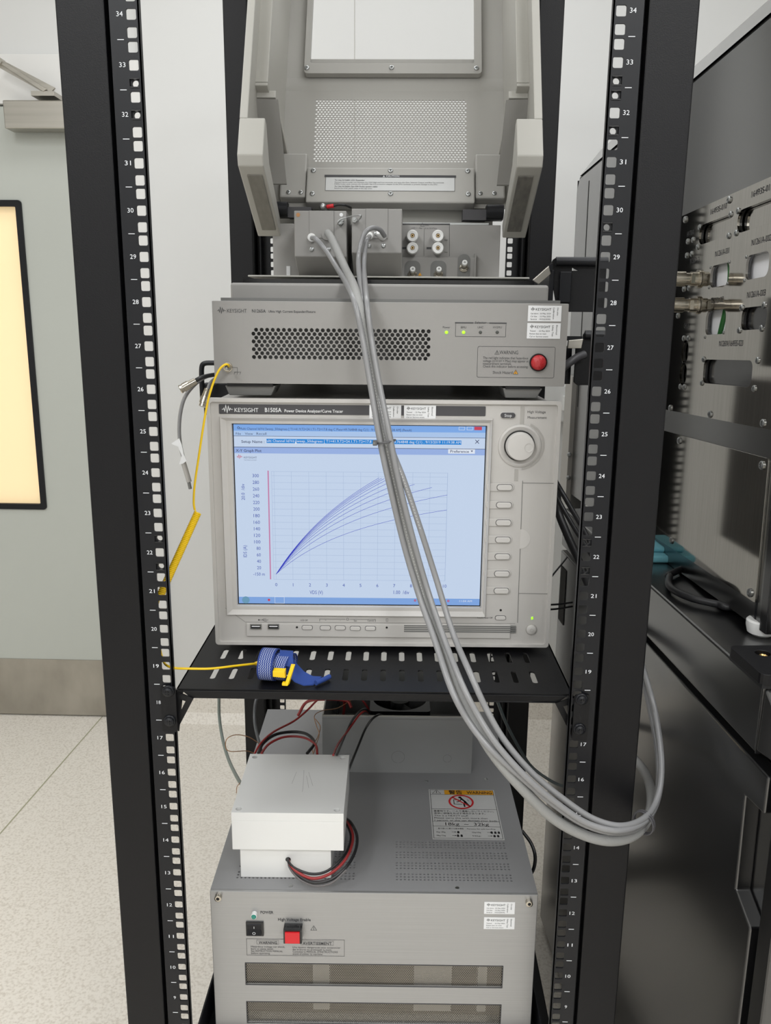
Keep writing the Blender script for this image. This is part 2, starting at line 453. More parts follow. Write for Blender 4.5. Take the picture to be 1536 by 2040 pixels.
# cage nuts clipped into the square holes
def cage_nut(u, v, s, label):
    n = tag(empty('cage_nut', (u, 0, v)), label, 'cage nut', 'cage nuts left in the rack rails')
    plate([(-.0062, -.0066), (.0062, -.0066), (.0062, .0066), (-.0062, .0066)], [circ(0, 0, .0033, 16)], .003, 'nut', M_rail, n, y=.0022)
    MB().box(-.0046, .0046, -.0006, .004, .0034, .0046).box(-.0046, .0046, -.0006, .004, -.0046, -.0034).build('spring_cage', M_glossblk, n)
    return n
def holez(n, k, s): return (n-.5)*U + k*.015875 + dzr(s)
for n, k, s, lb in ((33, -1, -1, 'cage nut in the left rail just below number 33, topmost on that side'),
                    (32, 0, -1, 'cage nut in the left rail level with number 32'),
                    (22, 1, -1, 'cage nut in the left rail just above number 22'),
                    (22, -1, -1, 'cage nut in the left rail just below number 22'),
                    (33, -1, 1, 'cage nut in the right rail just below number 33'),
                    (32, 1, 1, 'cage nut in the right rail just above number 32'),
                    (32, -1, 1, 'cage nut in the right rail just below number 32'),
                    (30, -1, 1, 'cage nut in the right rail just below number 30'),
                    (22, 1, 1, 'cage nut in the right rail just above number 22'),
                    (22, -1, 1, 'cage nut in the right rail just below number 22')):
    cage_nut(s*.2325, holez(n, k, s), s, lb)

# ================================================================= curve tracer (screen instrument)
AN = tag(empty('curve_tracer', (-.2035, .1267, .8), (0, 0, .025)), 'warm grey bench analyzer with a lit plot on its screen, on the slotted shelf', 'analyzer')
W, H = .4245, .3125
MB().box(.006, W-.006, .012, .56, .004, H-.002).build('chassis', M_beige, AN, bevel=.003)
# screen opening in the bezel plate
sx0, sz1 = (0.026,0.2813); sx1, sz0 = (0.3362,0.0521)
sx0 += .003
bez = plate(rrect(0, W, 0, H, .006), [rrect(sx0-.0015, sx1+.0015, sz0-.0015, sz1+.0015, .001)], .012, 'front_bezel', M_beige, AN, y=.0, bevel=.0012)
# raised rim along the edge of the bezel and the recess around the display
plate(rrect(-.001, W+.001, -.001, H+.001, .004), [rrect(.0035, W-.0035, .0035, H-.0035, .003)], .010, 'outer_rim', M_beige, AN, y=-.0035, bevel=.0012)
fr = MB()
rx0, rz0, rx1, rz1 = sx0-.014, sz0-.012, sx1+.0065, sz1+.009
def frame_slope(mb, o, i, yo, yi):
    (ax, bx, az, bz), (cx, dx_, cz, dz_) = o, i
    mb.add([(ax, yo, az), (bx, yo, az), (bx, yo, bz), (ax, yo, bz), (cx, yi, cz), (dx_, yi, cz), (dx_, yi, dz_), (cx, yi, dz_)],
           [(0, 1, 5, 4), (1, 2, 6, 5), (2, 3, 7, 6), (3, 0, 4, 7)])
frame_slope(fr, (rx0, rx1, rz0, rz1), (sx0-.001, sx1+.001, sz0-.001, sz1+.001), -.0042, .004)
frame_slope(fr, (rx0, rx1, rz0, rz1), (rx0-.0015, rx1+.0015, rz0-.0015, rz1+.0015), -.0042, .0005)
fr.build('display_surround', M_beige, AN)
disp = MB().box(sx0-.001, sx1+.001, .0062, .011, sz0-.001, sz1+.001).build('display', M_deep, AN)
SY = .006
def em(name, rgb, k=1.0): return mat(name, rgb, .5, emit=k, spec=.1) 
def lcd(name, rgb):
    m = em('lcd_'+name, rgb, .70); m.node_tree.nodes['Principled BSDF'].inputs['Base Color'].default_value = (.01, .01, .012, 1); return m
E_bg = lcd('background', (205, 222, 246)); E_title = lcd('title_bar', (130, 176, 240)); E_menu = lcd('menu_bar', (178, 206, 244))
E_sel = lcd('selection', (28, 138, 222)); E_sub = lcd('sub_bar', (158, 184, 236)); E_txt = lcd('text', (70, 78, 108)); E_wht = lcd('white', (232, 240, 252))
E_num = lcd('axis_numbers', (62, 84, 176)); E_grid = lcd('grid', (168, 188, 222)); E_crv = lcd('curves', (40, 52, 196)); E_pink = lcd('marker', (205, 128, 172))
E_red = lcd('red', (206, 70, 92)); E_task = lcd('task_bar', (132, 172, 232)); E_orb = lcd('start_orb', (110, 160, 190))
def S(u, v):
    x, z = u, v
    return (x, z)
bgm = MB().rect(sx0, sx1, sz0, sz1, SY).build('screen_page', E_bg, disp)
def bar(name, m, pts, y):
    mb = MB()
    for (xa, za), (xb, zb) in pts: mb.rect(max(xa, sx0), min(xb, sx1), zb, za, y)
    return mb.build(name, m, disp)
bar('title_bar', E_title, [((sx0, sz1), (sx1, (0.0502,0.2736)[1]))], SY-.0002)
bar('menu_bar', E_menu, [((sx0, (0.0502,0.2736)[1]), (sx1, (0.0501,0.2674)[1]))], SY-.0002)
bar('heading_bar', E_sub, [((sx0, (0.0497,0.2532)[1]), (sx1, (0.0495,0.2458)[1]))], SY-.0002)
bar('task_bar', E_task, [((sx0, (0.0445,0.0608)[1]), (sx1, sz0))], SY-.0002)
bar('selected_field', E_sel, [((0.069,0.2639), (0.3071,0.2587))], SY-.0003)
bar('preference_button', E_wht, [((0.2912,0.2539), (0.324,0.2477))], SY-.0003)
bar('close_button', E_red, [((0.3223,0.281), (0.3316,0.2768))], SY-.0004)
mb = MB(); y = SY-.0005
def tx(mb, p, q, t, h, y=SY-.0006, **k):   # text between two measured points of the baseline
    mb.text(t, p[0], p[1], h, w=q[0]-p[0], y=y, **k)
tx(mb, (0.0368,0.2747), (0.246,0.2766), 'Multi Channel Id/Vd Sweep_50degrees [ T1=41.9,T2=24.1,T1-T2=17.8 deg C Plate=49.764848 deg C(1) ; 9/13/2019 11:19:38 AM] (Result)', .0030)
tx(mb, (0.0317,0.2685), (0.0379,0.2686), 'File', .0030); tx(mb, (0.0428,0.2686), (0.0526,0.2687), 'View', .0030); tx(mb, (0.0569,0.2687), (0.0691,0.2688), 'Recall', .0030)
tx(mb, (0.0382,0.2587), (0.0664,0.259), 'Setup Name :', .0034, bold=True)
tx(mb, (0.0311,0.2475), (0.0625,0.2478), 'X-Y Graph Plot', .0035, bold=True)
tx(mb, (0.2938,0.2489), (0.3166,0.2492), 'Preference', .0034, bold=True)
x, z = (0.3202,0.2507); mb.add([(x-.0015, y, z+.001), (x+.0015, y, z+.001), (x, y, z-.001)], [(0, 1, 2)])
x, z = (0.3263,0.2626); mb.line([(x-.002, z-.002), (x+.002, z+.002)], .0008, y); mb.line([(x-.002, z+.002), (x+.002, z-.002)], .0008, y)
x, z = (0.0351,0.2771); mb.ring(x, z, .0012, .0006, y)
mb.line([(sx0, (0.0501,0.2671)[1]), (sx1, (0.0501,0.2671)[1])], .0005, y)
mb.line([(sx0, (0.0497,0.2535)[1]), (sx1, (0.0497,0.2535)[1])], .0006, y)
tx(mb, (0.0407,0.2395), (0.0567,0.2396), 'KEYSIGHT', .0024); tx(mb, (0.0406,0.237), (0.056,0.2371), 'TECHNOLOGIES', .0010)
mb.build('screen_text', E_txt, disp)
mb = MB(); tx(mb, ((0.0695,0.2577)[0], (0.307,0.26)[1]), (0.3064,0.2599), 'ulti Channel Id/Vd Sweep_50degrees [ T1=41.9,T2=24.1,T1-T2=17.8 deg C Plate=49.764848 deg C(1) ; 9/13/2019 11:19:38 AM', .0033)
x, z = (0.1039,0.2618); yy = y-.0003; mb.add([(x, yy, z), (x+.0026, yy, z-.0035), (x+.001, yy, z-.0035), (x, yy, z-.005)], [(0, 1, 2, 3)])
tx(mb, (0.3104,0.0566), (0.3264,0.0567), '11:04 AM', .0026)
for u_, v_ in ((0.3071,0.2784), (0.3169,0.2785)): mb.line([(u_-.0035, v_-.0015), (u_+.0035, v_-.0015), (u_+.0035, v_+.002), (u_-.0035, v_+.002)], .0004, y, closed=True)
x, z = (0.0809,0.0571); mb.line([(x-.006, z-.0045), (x+.006, z-.0045), (x+.006, z+.0045), (x-.006, z+.0045)], .0004, y, closed=True)
mb.build('screen_white_text', E_wht, disp)
mb = MB(); logo(mb, *(0.032,0.2388), .0070, .0056, y)
x, z = (0.0674,0.057); mb.ring(x, z, .0008, .0016, y)
for u_, v_ in ((0.2539,0.0581), (0.2962,0.0578)): mb.ring(u_, v_, .001, .0009, y)
mb.build('screen_red_mark', E_red, disp)
mb = MB(); x, z = (0.0379,0.0567); mb.ring(x, z, .0024, .0048, y, n=20); mb.build('start_button', E_orb, disp)
# plot: grid, marker line, axis numbers
gx0, gz1 = (0.0742,0.2235); gx1, gz0 = (0.2914,0.0845)
px0, pzt = (0.0772,0.2182); px1, pz0 = (0.2912,0.0915)
mb = MB()
for k in range(11): x = px0+(px1-px0)*k/10; mb.line([(x, gz0), (x, gz1)], .00028, y)
for k in range(16): z = pz0+(pzt-pz0)*k/15; mb.line([(gx0, z), (gx1, z)], .00028, y)
mb.line([(gx0, gz0), (gx1, gz0), (gx1, gz1), (gx0, gz1)], .0003, y, closed=True)
mb.build('plot_grid', E_grid, disp)
mb = MB(); xa = (0.07,0.1849)[0]; mb.rect(xa-.0007, xa+.0008, gz0, gz1+.001, y); mb.build('marker_line', E_pink, disp)
mb = MB()
lab = ['-150 m', '20', '40', '60', '80', '100', '120', '140', '160', '180', '200', '220', '240', '260', '280', '300']
for k, t in enumerate(lab): mb.text(t, (0.0584,0.1848)[0] + (.0045 if k == 0 else 0), pz0+(pzt-pz0)*k/15-.0022, .0044, w=.0145 if k == 0 else (.0050 if len(t) == 2 else .0078), y=y, align='r')
for k in (0, 1, 2, 3, 4, 5, 6, 7, 8, 9, 10): mb.text(str(k), px0+(px1-px0)*k/10, (0.1087,0.0755)[1], .0044, w=None if k != 10 else .0045, y=y, align='c')
tx(mb, (0.1195,0.0655), (0.1361,0.0657), 'VDS (V)', .0050); tx(mb, (0.2263,0.0665), (0.2461,0.0667), '1.00  /div', .0050)
x, z = (0.0404,0.1871); mb.text('20.0  /div', x, z, .0044, w=.0205, y=y, rot=pi/2)
x, z = (0.0408,0.1133); mb.text('IDS (A)', x, z, .0046, w=.0155, y=y, rot=pi/2)
mb.build('axis_numbers', E_num, disp)
# measured family of ten curves  (end point in plot units, mid height)
mb = MB()
ends = [(10, 202, 3, 102), (10, 247, 3, 126), (9.1, 269, 3, 141), (8.1, 278, 3, 152), (7.4, 284, 3, 161), (6.9, 289, 3, 168), (6.55, 292, 3, 173), (6.35, 294, 3, 177), (6.2, 295, 3, 180), (6.05, 296, 3, 183)]
for ex, ey, mx, my in ends:
    pts = []
    # saturating curve through origin, one middle point and the end
    B = (my/mx-ey/ex)/(ey-my); A = my*(1+B*mx)/mx
    for k in range(25):
        t = ex*k/24; val = A*t/(1+B*t); bow = 1.0
        pts.append((px0+(px1-px0)*t/10, pz0+(pzt-pz0)*val*bow/300))
    mb.line(pts, .00042, y-.0001)
mb.build('plot_curves', E_crv, disp)

# name strip across the top
c0 = (0.0134,0.3068); c1 = (0.3346,0.294)
strip = MB().prism(rrect(c0[0], c1[0], c1[1]+.0005, c0[1]-.0005, .001), 'y', -.0006, .002).build('name_strip', M_chrg, AN)
mb = MB(); yy = -.0009
x, z = (0.0173,0.2953); logo(mb, x, z, .0125, .0105, yy)
tx(mb, (0.0322,0.297), (0.0609,0.2972), 'KEYSIGHT', .0052, y=yy)
tx(mb, (0.0688,0.2973), (0.0888,0.2975), 'B1505A', .0052, y=yy, bold=True)
tx(mb, (0.0924,0.2972), (0.1629,0.2976), 'Power Device Analyzer/Curve Tracer', .0037, y=yy, bold=True)
mb.build('name_lettering', M_white, strip)

def cal_label(mbw, mbk, x0, z1, w, h, y, kind):
    """white calibration sticker: kind 0 calibration, kind 1 safety test"""
    mbw.box(x0, x0+w, y, y+.0003, z1-h, z1)
    yy = y-.0002
    logo(mbk, x0+w*.08, z1-h*.36, w*.13, h*.28, yy)
    mbk.text('KEYSIGHT', x0+w*.23, z1-h*.32, h*.17, w=w*.46, y=yy)
    rows = (('Cal done : 22 May 2024', 'Cal due   : 22 May 2025', 'Serial #   : MY52230392'), ('Tested    : 22 May 2024', 'Retest due on next', 'Cal or Service event'))[kind]
    for i, t in enumerate(rows): mbk.text(t, x0+w*.08, z1-h*(.55+.18*i), h*.095, w=w*((.60, .60, .60), (.60, .50, .56))[kind][i], y=yy)
    side = (('On-site', 'Calibration'), ('Electrical', 'Safety Test'))[kind]
    mbk.text(side[0], x0+w*.865, z1-h*.12, h*.11, w=h*(.62 if kind else .5), y=yy, rot=-pi/2)
    mbk.text(side[1], x0+w*.745, z1-h*.12, h*.11, w=h*.74, y=yy, rot=-pi/2)
def sticker(parent, nm, p0, p1, y, kind):
    a, b = MB(), MB(); cal_label(a, b, p0[0], p0[1], p1[0]-p0[0], p0[1]-p1[1], y, kind)
    o = a.build(nm, M_white, parent); b.build('sticker_print', M_inkb, o); return o
sticker(AN, 'calibration_sticker', (0.1946,0.3072), (0.2329,0.2906), -.0011, 0)
sticker(AN, 'safety_sticker', (0.2363,0.307), (0.2747,0.2904), -.0011, 1)

# printed legends
mb = MB(); yy = -.0003
tx(mb, (0.3852,0.2987), (0.407,0.2986), 'High Voltage', .0032, y=yy); tx(mb, (0.3856,0.292), (0.4086,0.2919), 'Measurement', .0032, y=yy)
tx(mb, (0.3328,0.0366), (0.3527,0.0365), 'Touch Panel Off', .0024, y=yy)
tx(mb, (0.1081,0.0311), (0.117,0.0312), 'LCD Off', .0022, y=yy)
for u_, t in (((0.1401,0.0314), '+'), ((0.1587,0.0316), '-'), ((0.1779,0.0311), 'Set'), ((0.1972,0.0313), 'Cancel')): mb.text(t, u_[0], u_[1], .0022, y=yy, align='c')
a = (0.1324,0.034); b = (0.2035,0.034); mb.line([(a[0], a[1]-.003), (a[0], a[1]), ((a[0]+b[0])/2-.003, a[1])], .0004, yy); mb.line([(b[0], a[1]-.003), (b[0], a[1]), ((a[0]+b[0])/2+.003, a[1])], .0004, yy)
mb.ring((a[0]+b[0])/2, a[1], .0015, .0004, yy)
x, z = (0.0607,0.032); mb.line([(x-.006, z), (x+.006, z)], .0005, yy); mb.line([(x-.002, z), (x, z+.0015), (x+.003, z+.0015)], .0004, yy); mb.line([(x-.001, z), (x+.001, z-.0015), (x+.004, z-.0015)], .0004, yy); mb.ring(x-.006, z, .0005, .001, yy, n=10)
x, z = (0.2183,0.0335); mb.line([(x-.001, z-.002), (x+.001, z-.002), (x+.001, z+.002), (x-.001, z+.002)], .0003, yy, closed=True)
mb.build('printed_legends', M_ink, AN)
# stop button
x, z = (0.3615,0.296)
MB().prism(rrect(x-.0098, x+.0098, z-.0040, z+.0040, .0039, 6), 'y', -.001, .001).build('stop_surround', M_beige2, AN, bevel=.0004)
sb = MB().prism(rrect(x-.0088, x+.0088, z-.0032, z+.0032, .0031, 6), 'y', -.0032, .001).build('stop_button', M_chrg, AN, bevel=.0006)
MB().text('Stop', x, z-.0017, .0036, y=-.0034, align='c').build('button_lettering', M_white, sb)
# rotary knob with surround
kx, kz = (0.3773,0.2589)
mb = MB(); mb.lathe((kx, .0, kz), (0, -1, 0), [(0, .0262), (.002, .0258), (.003, .0235), (.001, .0205), (.0005, .0190), (0, .0188)], 48); mb.build('knob_ring', M_beige, AN, smooth=True)
mb = MB(); mb.lathe((kx, -.0012, kz), (0, -1, 0), [(-.001, .0183), (.0, .0183), (.0003, .0183)], 48); mb.build('knob_shadow_gap', M_deep, AN)
mb = MB(); mb.lathe((kx, .0, kz), (0, -1, 0), [(0, .0174), (.010, .0168), (.0115, .0158), (.0118, .012), (.0119, .001)], 48)
kn = mb.build('rotary_knob', M_beige2, AN, smooth=True)
mb = MB(); mb.lathe((kx+.0095, -.0116, kz-.0005), (0, -1, 0), [(0, .0056), (.0005, .0056), (.0005, .0046), (-.0006, .003), (-.001, .0005)], 24); mb.build('finger_dimple', M_beige, kn, smooth=True)
# arc groove and seams on the right hand column
mb = MB()
gx = (0.3788,0.3065)[0]
mb.box(gx-.0022, gx+.0022, -.0006, .0, (0.3799,0.2835)[1], H-.006)
mb.box(gx-.004-.0022, gx-.004+.0022, -.0006, .0, (0.3811,0.2155)[1], (0.3805,0.2299)[1])
mb.ring(kx+.0005, kz, .0285, .0022, -.0006, a0=-1.45, a1=1.15, n=30)
mb.build('column_groove', M_beiged, AN)
mb = MB(); yy = -.0004
q = [(0.3837,0.213), (0.4226,0.2128)]; mb.line(q, .0006, yy)
q = [(0.3851,0.0707), (0.4245,0.0704)]; mb.line(q, .0006, yy)
mb.line([(0.383,0.2155), (0.3849,0.0317)], .0007, yy); mb.line([(0.421,0.3092), (0.4257,0.0117)], .0005, yy)
mb.line([(0.0125,0.0477), (0.0375,0.0291), (0.3818,0.0303)], .0004, yy)
mb.build('panel_seams', M_greyd, AN)
MB().prism([(0.0388,0.0281), ((0.0387,0.0277)[0], .0105), (.376, .0105), (.376, (0.3806,0.029)[1])], 'y', -.0026, 0).build('lower_fascia', M_beige, AN, bevel=.0008)
LF_Y = -.0026
x, z = (0.3832,0.1417)
MB().prism([(x, z-.0125)]+[(x+.0125*cos(t), z+.0125*sin(t)) for t in [-pi/2+pi*i/20 for i in range(21)]], 'y', -.0005, 0).build('thumb_recess', M_beige2, AN)
# seven soft keys beside the screen
keys = [(0.3611,0.2075), (0.3611,0.1854), (0.3614,0.163), (0.3616,0.1411), (0.3619,0.1194), (0.3621,0.097), (0.3624,0.0745)]
for i, (x, z) in enumerate(keys):
    xl = x-.0225
    hs = MB().prism(rrect(xl, x+.0115, z-.0051, z+.0051, .0048, 6), 'y', -.0016, .0).build('key_recess', M_beige, AN, bevel=.0006)
    bb = MB().prism(rrect(x-.0098, x+.0098, z-.0039, z+.0039, .0037, 6), 'y', -.0018, 0).build('key_gap', M_ink, AN)
    MB().prism(rrect(x-.0092, x+.0092, z-.0034, z+.0034, .0033, 6), 'y', -.0040, 0).build('soft_key', M_beige2, AN, bevel=.0007)
# usb sockets
for x, z in ((0.0512,0.0241), (0.0736,0.0243)):
    o = plate(rrect(x-.0072, x+.0072, z-.0034, z+.0034, .0005), [rrect(x-.0062, x+.0062, z-.0024, z+.0024, .0003)], .002, 'usb_socket', M_zinc, AN, y=-.0042)
    MB().box(x-.0062, x+.0062, -.0028, -.002, z-.0024, z+.0024).build('socket_cavity', M_deep, o)
    MB().box(x-.0052, x+.0052, -.0040, -.003, z-.0002, z+.0010).build('contact_tongue', M_white, o)
def pill(x, z, w, h, nm='small_button', m=None):
    MB().prism(rrect(x-w/2-.0005, x+w/2+.0005, z-h/2-.0005, z+h/2+.0005, h/2), 'y', LF_Y-.0004, LF_Y+.001).build('button_gap', M_ink, AN)
    return MB().prism(rrect(x-w/2, x+w/2, z-h/2, z+h/2, h/2-.0002), 'y', LF_Y-.0018, LF_Y+.001).build(nm, m or M_beige2, AN, bevel=.0005)
for x, z in ((0.1166,0.0234), (0.1397,0.0232), (0.1587,0.0234), (0.1779,0.0229), (0.1972,0.0231)): pill(x, z, .0130, .0050)
for x, z in ((0.1035,0.0236), (0.218,0.0243)): MB().cyl((x, LF_Y-.0006, z), (x, 0, z), .0013).build('indicator_hole', M_deep, AN)
x, z = (0.3629,0.0379); LF_Y0 = LF_Y; LF_Y = -.0002
pill(x, z, .0130, .0050); x, z = (0.3628,0.0481); MB().cyl((x, -.0006, z), (x, 0, z), .0014).build('indicator_hole', M_deep, AN)
LF_Y = LF_Y0
# air slots bottom right
mb = MB()
x0_, z1_ = (0.2401,0.0283); x1_, z0_ = (0.3829,0.0181)
for k in range(4):
    z = z1_ + (z0_-z1_)*(k+.5)/4; mb.box(x0_, x1_, LF_Y-.0003, LF_Y+.001, z-.0008, z+.0008)
mb.build('air_slots', M_greyd, AN)
# power key
x, z = (0.4027,0.0227)
mb = MB(); mb.lathe((x, 0, z), (0, -1, 0), [(0, .0074), (.0006, .0074), (.0008, .0066)], 32); mb.build('power_ring', M_beiged, AN, smooth=True)
mb = MB(); mb.lathe((x, 0, z), (0, -1, 0), [(0, .0062), (.003, .0060), (.0036, .0052), (.0037, .001)], 32); pk = mb.build('power_key', M_beige2, AN, smooth=True)
mb = MB(); mb.ring(x, z, .002, .0004, -.0040, a0=pi*.65, a1=pi*2.35); mb.line([(x, z), (x, z+.0024)], .0004, -.0040); mb.build('power_symbol', M_beiged, pk)
x, z = (0.4032,0.0376); MB().prism([(x-.001, z-.0018), (x+.0014, z-.0012), (x+.001, z+.002), (x-.0012, z+.0014)], 'y', -.0006, 0).build('power_led', M_led, AN)
for x in (.03, .36):
    for yy in (.05, .48): MB().box(x, x+.03, yy, yy+.03, -.0065, .006).build('foot', M_deep, AN)

# ================================================================= shelf
SH = tag(empty('rack_shelf', (-.2238, .008, .79), (0, 0, .0137)), 'black steel cantilever shelf with rows of slots, screwed to the rails at unit 18', 'shelf')
SW = .4545
holes = []
nsl = 18
sxa, sxb = (0.0343,0.043)[0], (0.4169,0.0558)[0]
sya, syb, syc, syd = (0.1913,0.0282)[1], (0.1893,0.0615)[1], (0.1914,0.0878)[1], (0.1895,0.1202)[1]
for k in range(nsl):
    x = sxa + (sxb-sxa)*k/17
    for (za, zb) in ((sya, syb), (syc, syd), (.142, .168), (.176, .212), (.228, .264), (.28, .316), (.332, .368)):
        holes.append(rrect(x-.0034, x+.0034, za, zb, .0033, 4))
plate([(.0, 0), (SW, 0), (SW, .42), (.0, .42)], holes, .0018, 'shelf_plate', M_black, SH, plane='xy', y=.0015-.0018)
MB().prism([(.006, -.0003), (SW-.006, -.0003), (SW-.016, -.0085), (.016, -.0085)], 'y', -.0015, .0008).box(.016, SW-.016, -.0015, .012, -.0097, -.0085).build('front_lip', M_black, SH, bevel=.0006)
for s, xx in ((-1, 0.0), (1, SW)):
    xa, xb = sorted((xx, xx-s*.0018))
    side = plate([(-.004, -.050), (-.004, .0015), (.42, .0015), (.42, -.012), (.02, -.0135)], [[(.003, -.012), (.003, -.026), (.013, -.018), (.013, -.008)]], .0018, 'side_gusset', M_black, SH, plane='yz', y=xa)
    plate([(xx+s*.003, .0005), (xx-s*.020, -.0090), (xx+s*.0005, -.0480), (xx+s*.003, -.0480)], [[(xx-s*.0045, -.0105), (xx-s*.0105, -.0125), (xx-s*.0035, -.0265)]], .0018, 'corner_web', M_black, SH, y=-.0035)
    # mounting ear with two screws
    yo = 0.0 if s < 0 else -.0062
    xe0, xe1 = sorted((xx-s*.0018, xx+s*.0155))
    ear = MB().prism(rrect(xe0, xe1, -.0475, .0085, .003), 'y', -.0115+yo, -.0095+yo).build('mounting_ear', M_black, SH)
    for zz in (.0035, -.0330):
        sx = xx+s*.0082+(.0018 if s < 0 else -.0022); 
        sc = MB(); sc.lathe((sx, -.0112+yo, zz), (0, -1, 0), [(0, .0072), (.0012, .0072), (.0022, .0066), (.0026, .006), (.0026, .0058)], 28); sc.lathe((sx, -.0125+yo, zz), (0, -1, 0), [(0, .0056), (.003, .0052), (.0042, .003), (.0036, .0018)], 24)
        so = sc.build('mounting_screw', M_rail, SH, smooth=True)
        MB().box(sx-.003, sx+.003, -.0166+yo, -.0150+yo, zz-.0006, zz+.0006).box(sx-.0006, sx+.0006, -.0168+yo, -.0150+yo, zz-.003, zz+.003).build('cross_slot', M_deep, so)

# ================================================================= current expander with open test fixture lid
NB = tag(empty('current_expander', (-.1947, .130, 1.131), (0, 0, .0137)), 'light grey expander with raised open lid and red lamp, stacked on the analyzer', 'test fixture')
NW, NH = .4185, .0955
a = (0.0446,0.0652); b = (0.2586,0.0289)
PX0, PX1, PZ0, PZ1 = a[0], b[0], b[1], a[1]
T = .003
mb = MB()
mb.perf(PX0, PX1, PZ0, PZ1, 32, 8, .0024, 0, T)
mb.box(0, PX0, 0, T, 0, NH).box(PX1, NW, 0, T, 0, NH).box(PX0, PX1, 0, T, 0, PZ0).box(PX0, PX1, 0, T, PZ1, NH)
mb.build('front_panel', M_grey, NB)
mb = MB(); mb.box(-.0005, NW+.0005, T, .020, NH-.003, NH+.0005).box(-.0005, .003, T, .020, 0, NH).box(NW-.003, NW+.0005, T, .020, 0, NH).box(-.0005, NW+.0005, T, .020, -.0005, .003)
mb.build('bezel_return', M_grey, NB, bevel=.001)
mb = MB(); mb.box(.006, NW-.006, .022, .45, .004, .006).box(.006, NW-.006, .45, .452, .004, .118).box(.006, .009, .022, .45, .004, .094).box(NW-.009, NW-.006, .022, .45, .004, .094).box(.006, NW-.006, .022, .024, .095, .10)
mb.build('chassis', M_greyd, NB)
MB().box(PX0-.01, (0.158,0.0505)[0], .028, .034, PZ0-.01, PZ1+.012).build('inner_shield', M_greyd, NB)
MB().box((0.2264,0.0511)[0], (0.2531,0.0514)[0], .028, .034, PZ0-.01, PZ1+.012).build('inner_shield', M_greyd, NB)
# stepped sill behind the front panel, dark gasket, pale tray edge
q0 = (-0.186,0.2,1.2504); q1 = (0.2118,0.2,1.251)
sx = lambda wx: wx+.1947
mb = MB().box(sx(q0[0]), sx(q1[0]), .070, .20, .085, q0[2]-1.131); mb.build('top_sill', M_grey, NB, bevel=.003)
c0_ = (-0.1924,0.37,1.2679); c1_ = (0.2125,0.37,1.2654)
mb = MB().box(sx(c0_[0])-.001, sx(c1_[0])+.001, .20, .237, .10, (0.0121,0.33,1.2614)[2]-1.131); mb.build('gasket', M_glossblk, NB)
mb = MB().box(sx(c0_[0]), sx(c1_[0]), .237, .44, c1_[2]-1.131, c0_[2]-1.131); mb.build('fixture_tray', M_lidl, NB, bevel=.0008)
MB().box(.012, NW-.012, .05, .20, .006, .084).build('inner_deck', M_greyd, NB)
# terminal block panel standing on the tray
t0 = (-0.1745,0.5,1.3528); t1 = (0.1839,0.5,1.3549); tz0 = c0_[2]-1.131; tx0, tx1 = sx(t0[0]), sx(t1[0]); tz1 = t0[2]-1.131
TY = .37
MB().box(tx0, tx1, TY, .43, tz0, tz1).build('terminal_panel', M_grey, NB, bevel=.001)
h0 = (0.024,0.51,1.361); h1 = (0.165,0.51,1.3619)
MB().box(sx(h0[0]), sx(h1[0]), TY+.0, .435, tz1, tz1+.003).box(tx0+.02, sx(h0[0]), TY+.02, .435, tz1, tz1+.002).build('panel_top_edge', M_zinc, NB)
r0 = (-0.174,0.56,1.3903); r1 = (0.1769,0.56,1.3922)
MB().box(sx(r0[0]), sx(r1[0]), .425, .445, .09, r0[2]-1.131+.02).build('rear_wall', M_lidl, NB)
# outlined terminal field
mb = MB(); yy = TY-.0004
L = lambda u, v: None
f = lambda p: (sx(p[0]), p[2]-1.131)
a = f((0.025,0.5,1.3532)); b = f((0.1034,0.5,1.3537)); c = f((0.1047,0.5,1.3056))
mb.line([a, b], .0016, yy); mb.line([b, c], .0006, yy); mb.line([a, (a[0], c[1])], .0006, yy); mx_ = (a[0]+b[0])/2; mb.line([(mx_, a[1]-.006), (mx_, c[1])], .0004, yy)
mb.text('SMU', mx_+.001, a[1]-.002, .0022, y=yy-.0002, align='l'); mb.line([(mx_-.006, a[1]-.003), (mx_-.003, a[1]+.002), (mx_, a[1]-.003)], .0004, yy-.0002, closed=True)
mb.text('±200 V = Max   1 A dc 30 A Pulse', mx_, a[1]-.0068, .0020, w=.040, y=yy, align='c')
for p, t in ((f((0.0946,0.5,1.3289)), 'High'), (f((0.0951,0.5,1.3108)), 'Low')): mb.text(t, p[0]+.0015, p[1], .0022, y=yy, align='l')
for p in (f((0.0286,0.5,1.3172)), f((0.0689,0.5,1.3174))): mb.box(p[0]-.0005, p[0]+.0075, yy, yy+.0003, p[1]-.0016, p[1]+.0016)
mb.build('terminal_legends', M_ink, NB)
for p in (f((0.0455,0.478,1.3341)), f((0.085,0.478,1.3343)), f((0.0458,0.478,1.3159)), f((0.0854,0.478,1.3162))):
    m2 = MB(); m2.lathe((p[0], TY, p[1]), (0, -1, 0), [(0, .0092), (.015, .0092), (.021, .0088), (.022, .0080), (.0215, .0035), (.018, .0030)], 32)
    j = m2.build('terminal_jack', M_plast, NB, smooth=True)
    MB().cyl((p[0], TY-.0226, p[1]), (p[0], TY-.018, p[1]), .0021).build('jack_contact', M_brass, j)
    MB().cyl((p[0], TY-.0228, p[1]), (p[0], TY-.02, p[1]), .0014, n=12).build('jack_hole', M_deep, j)
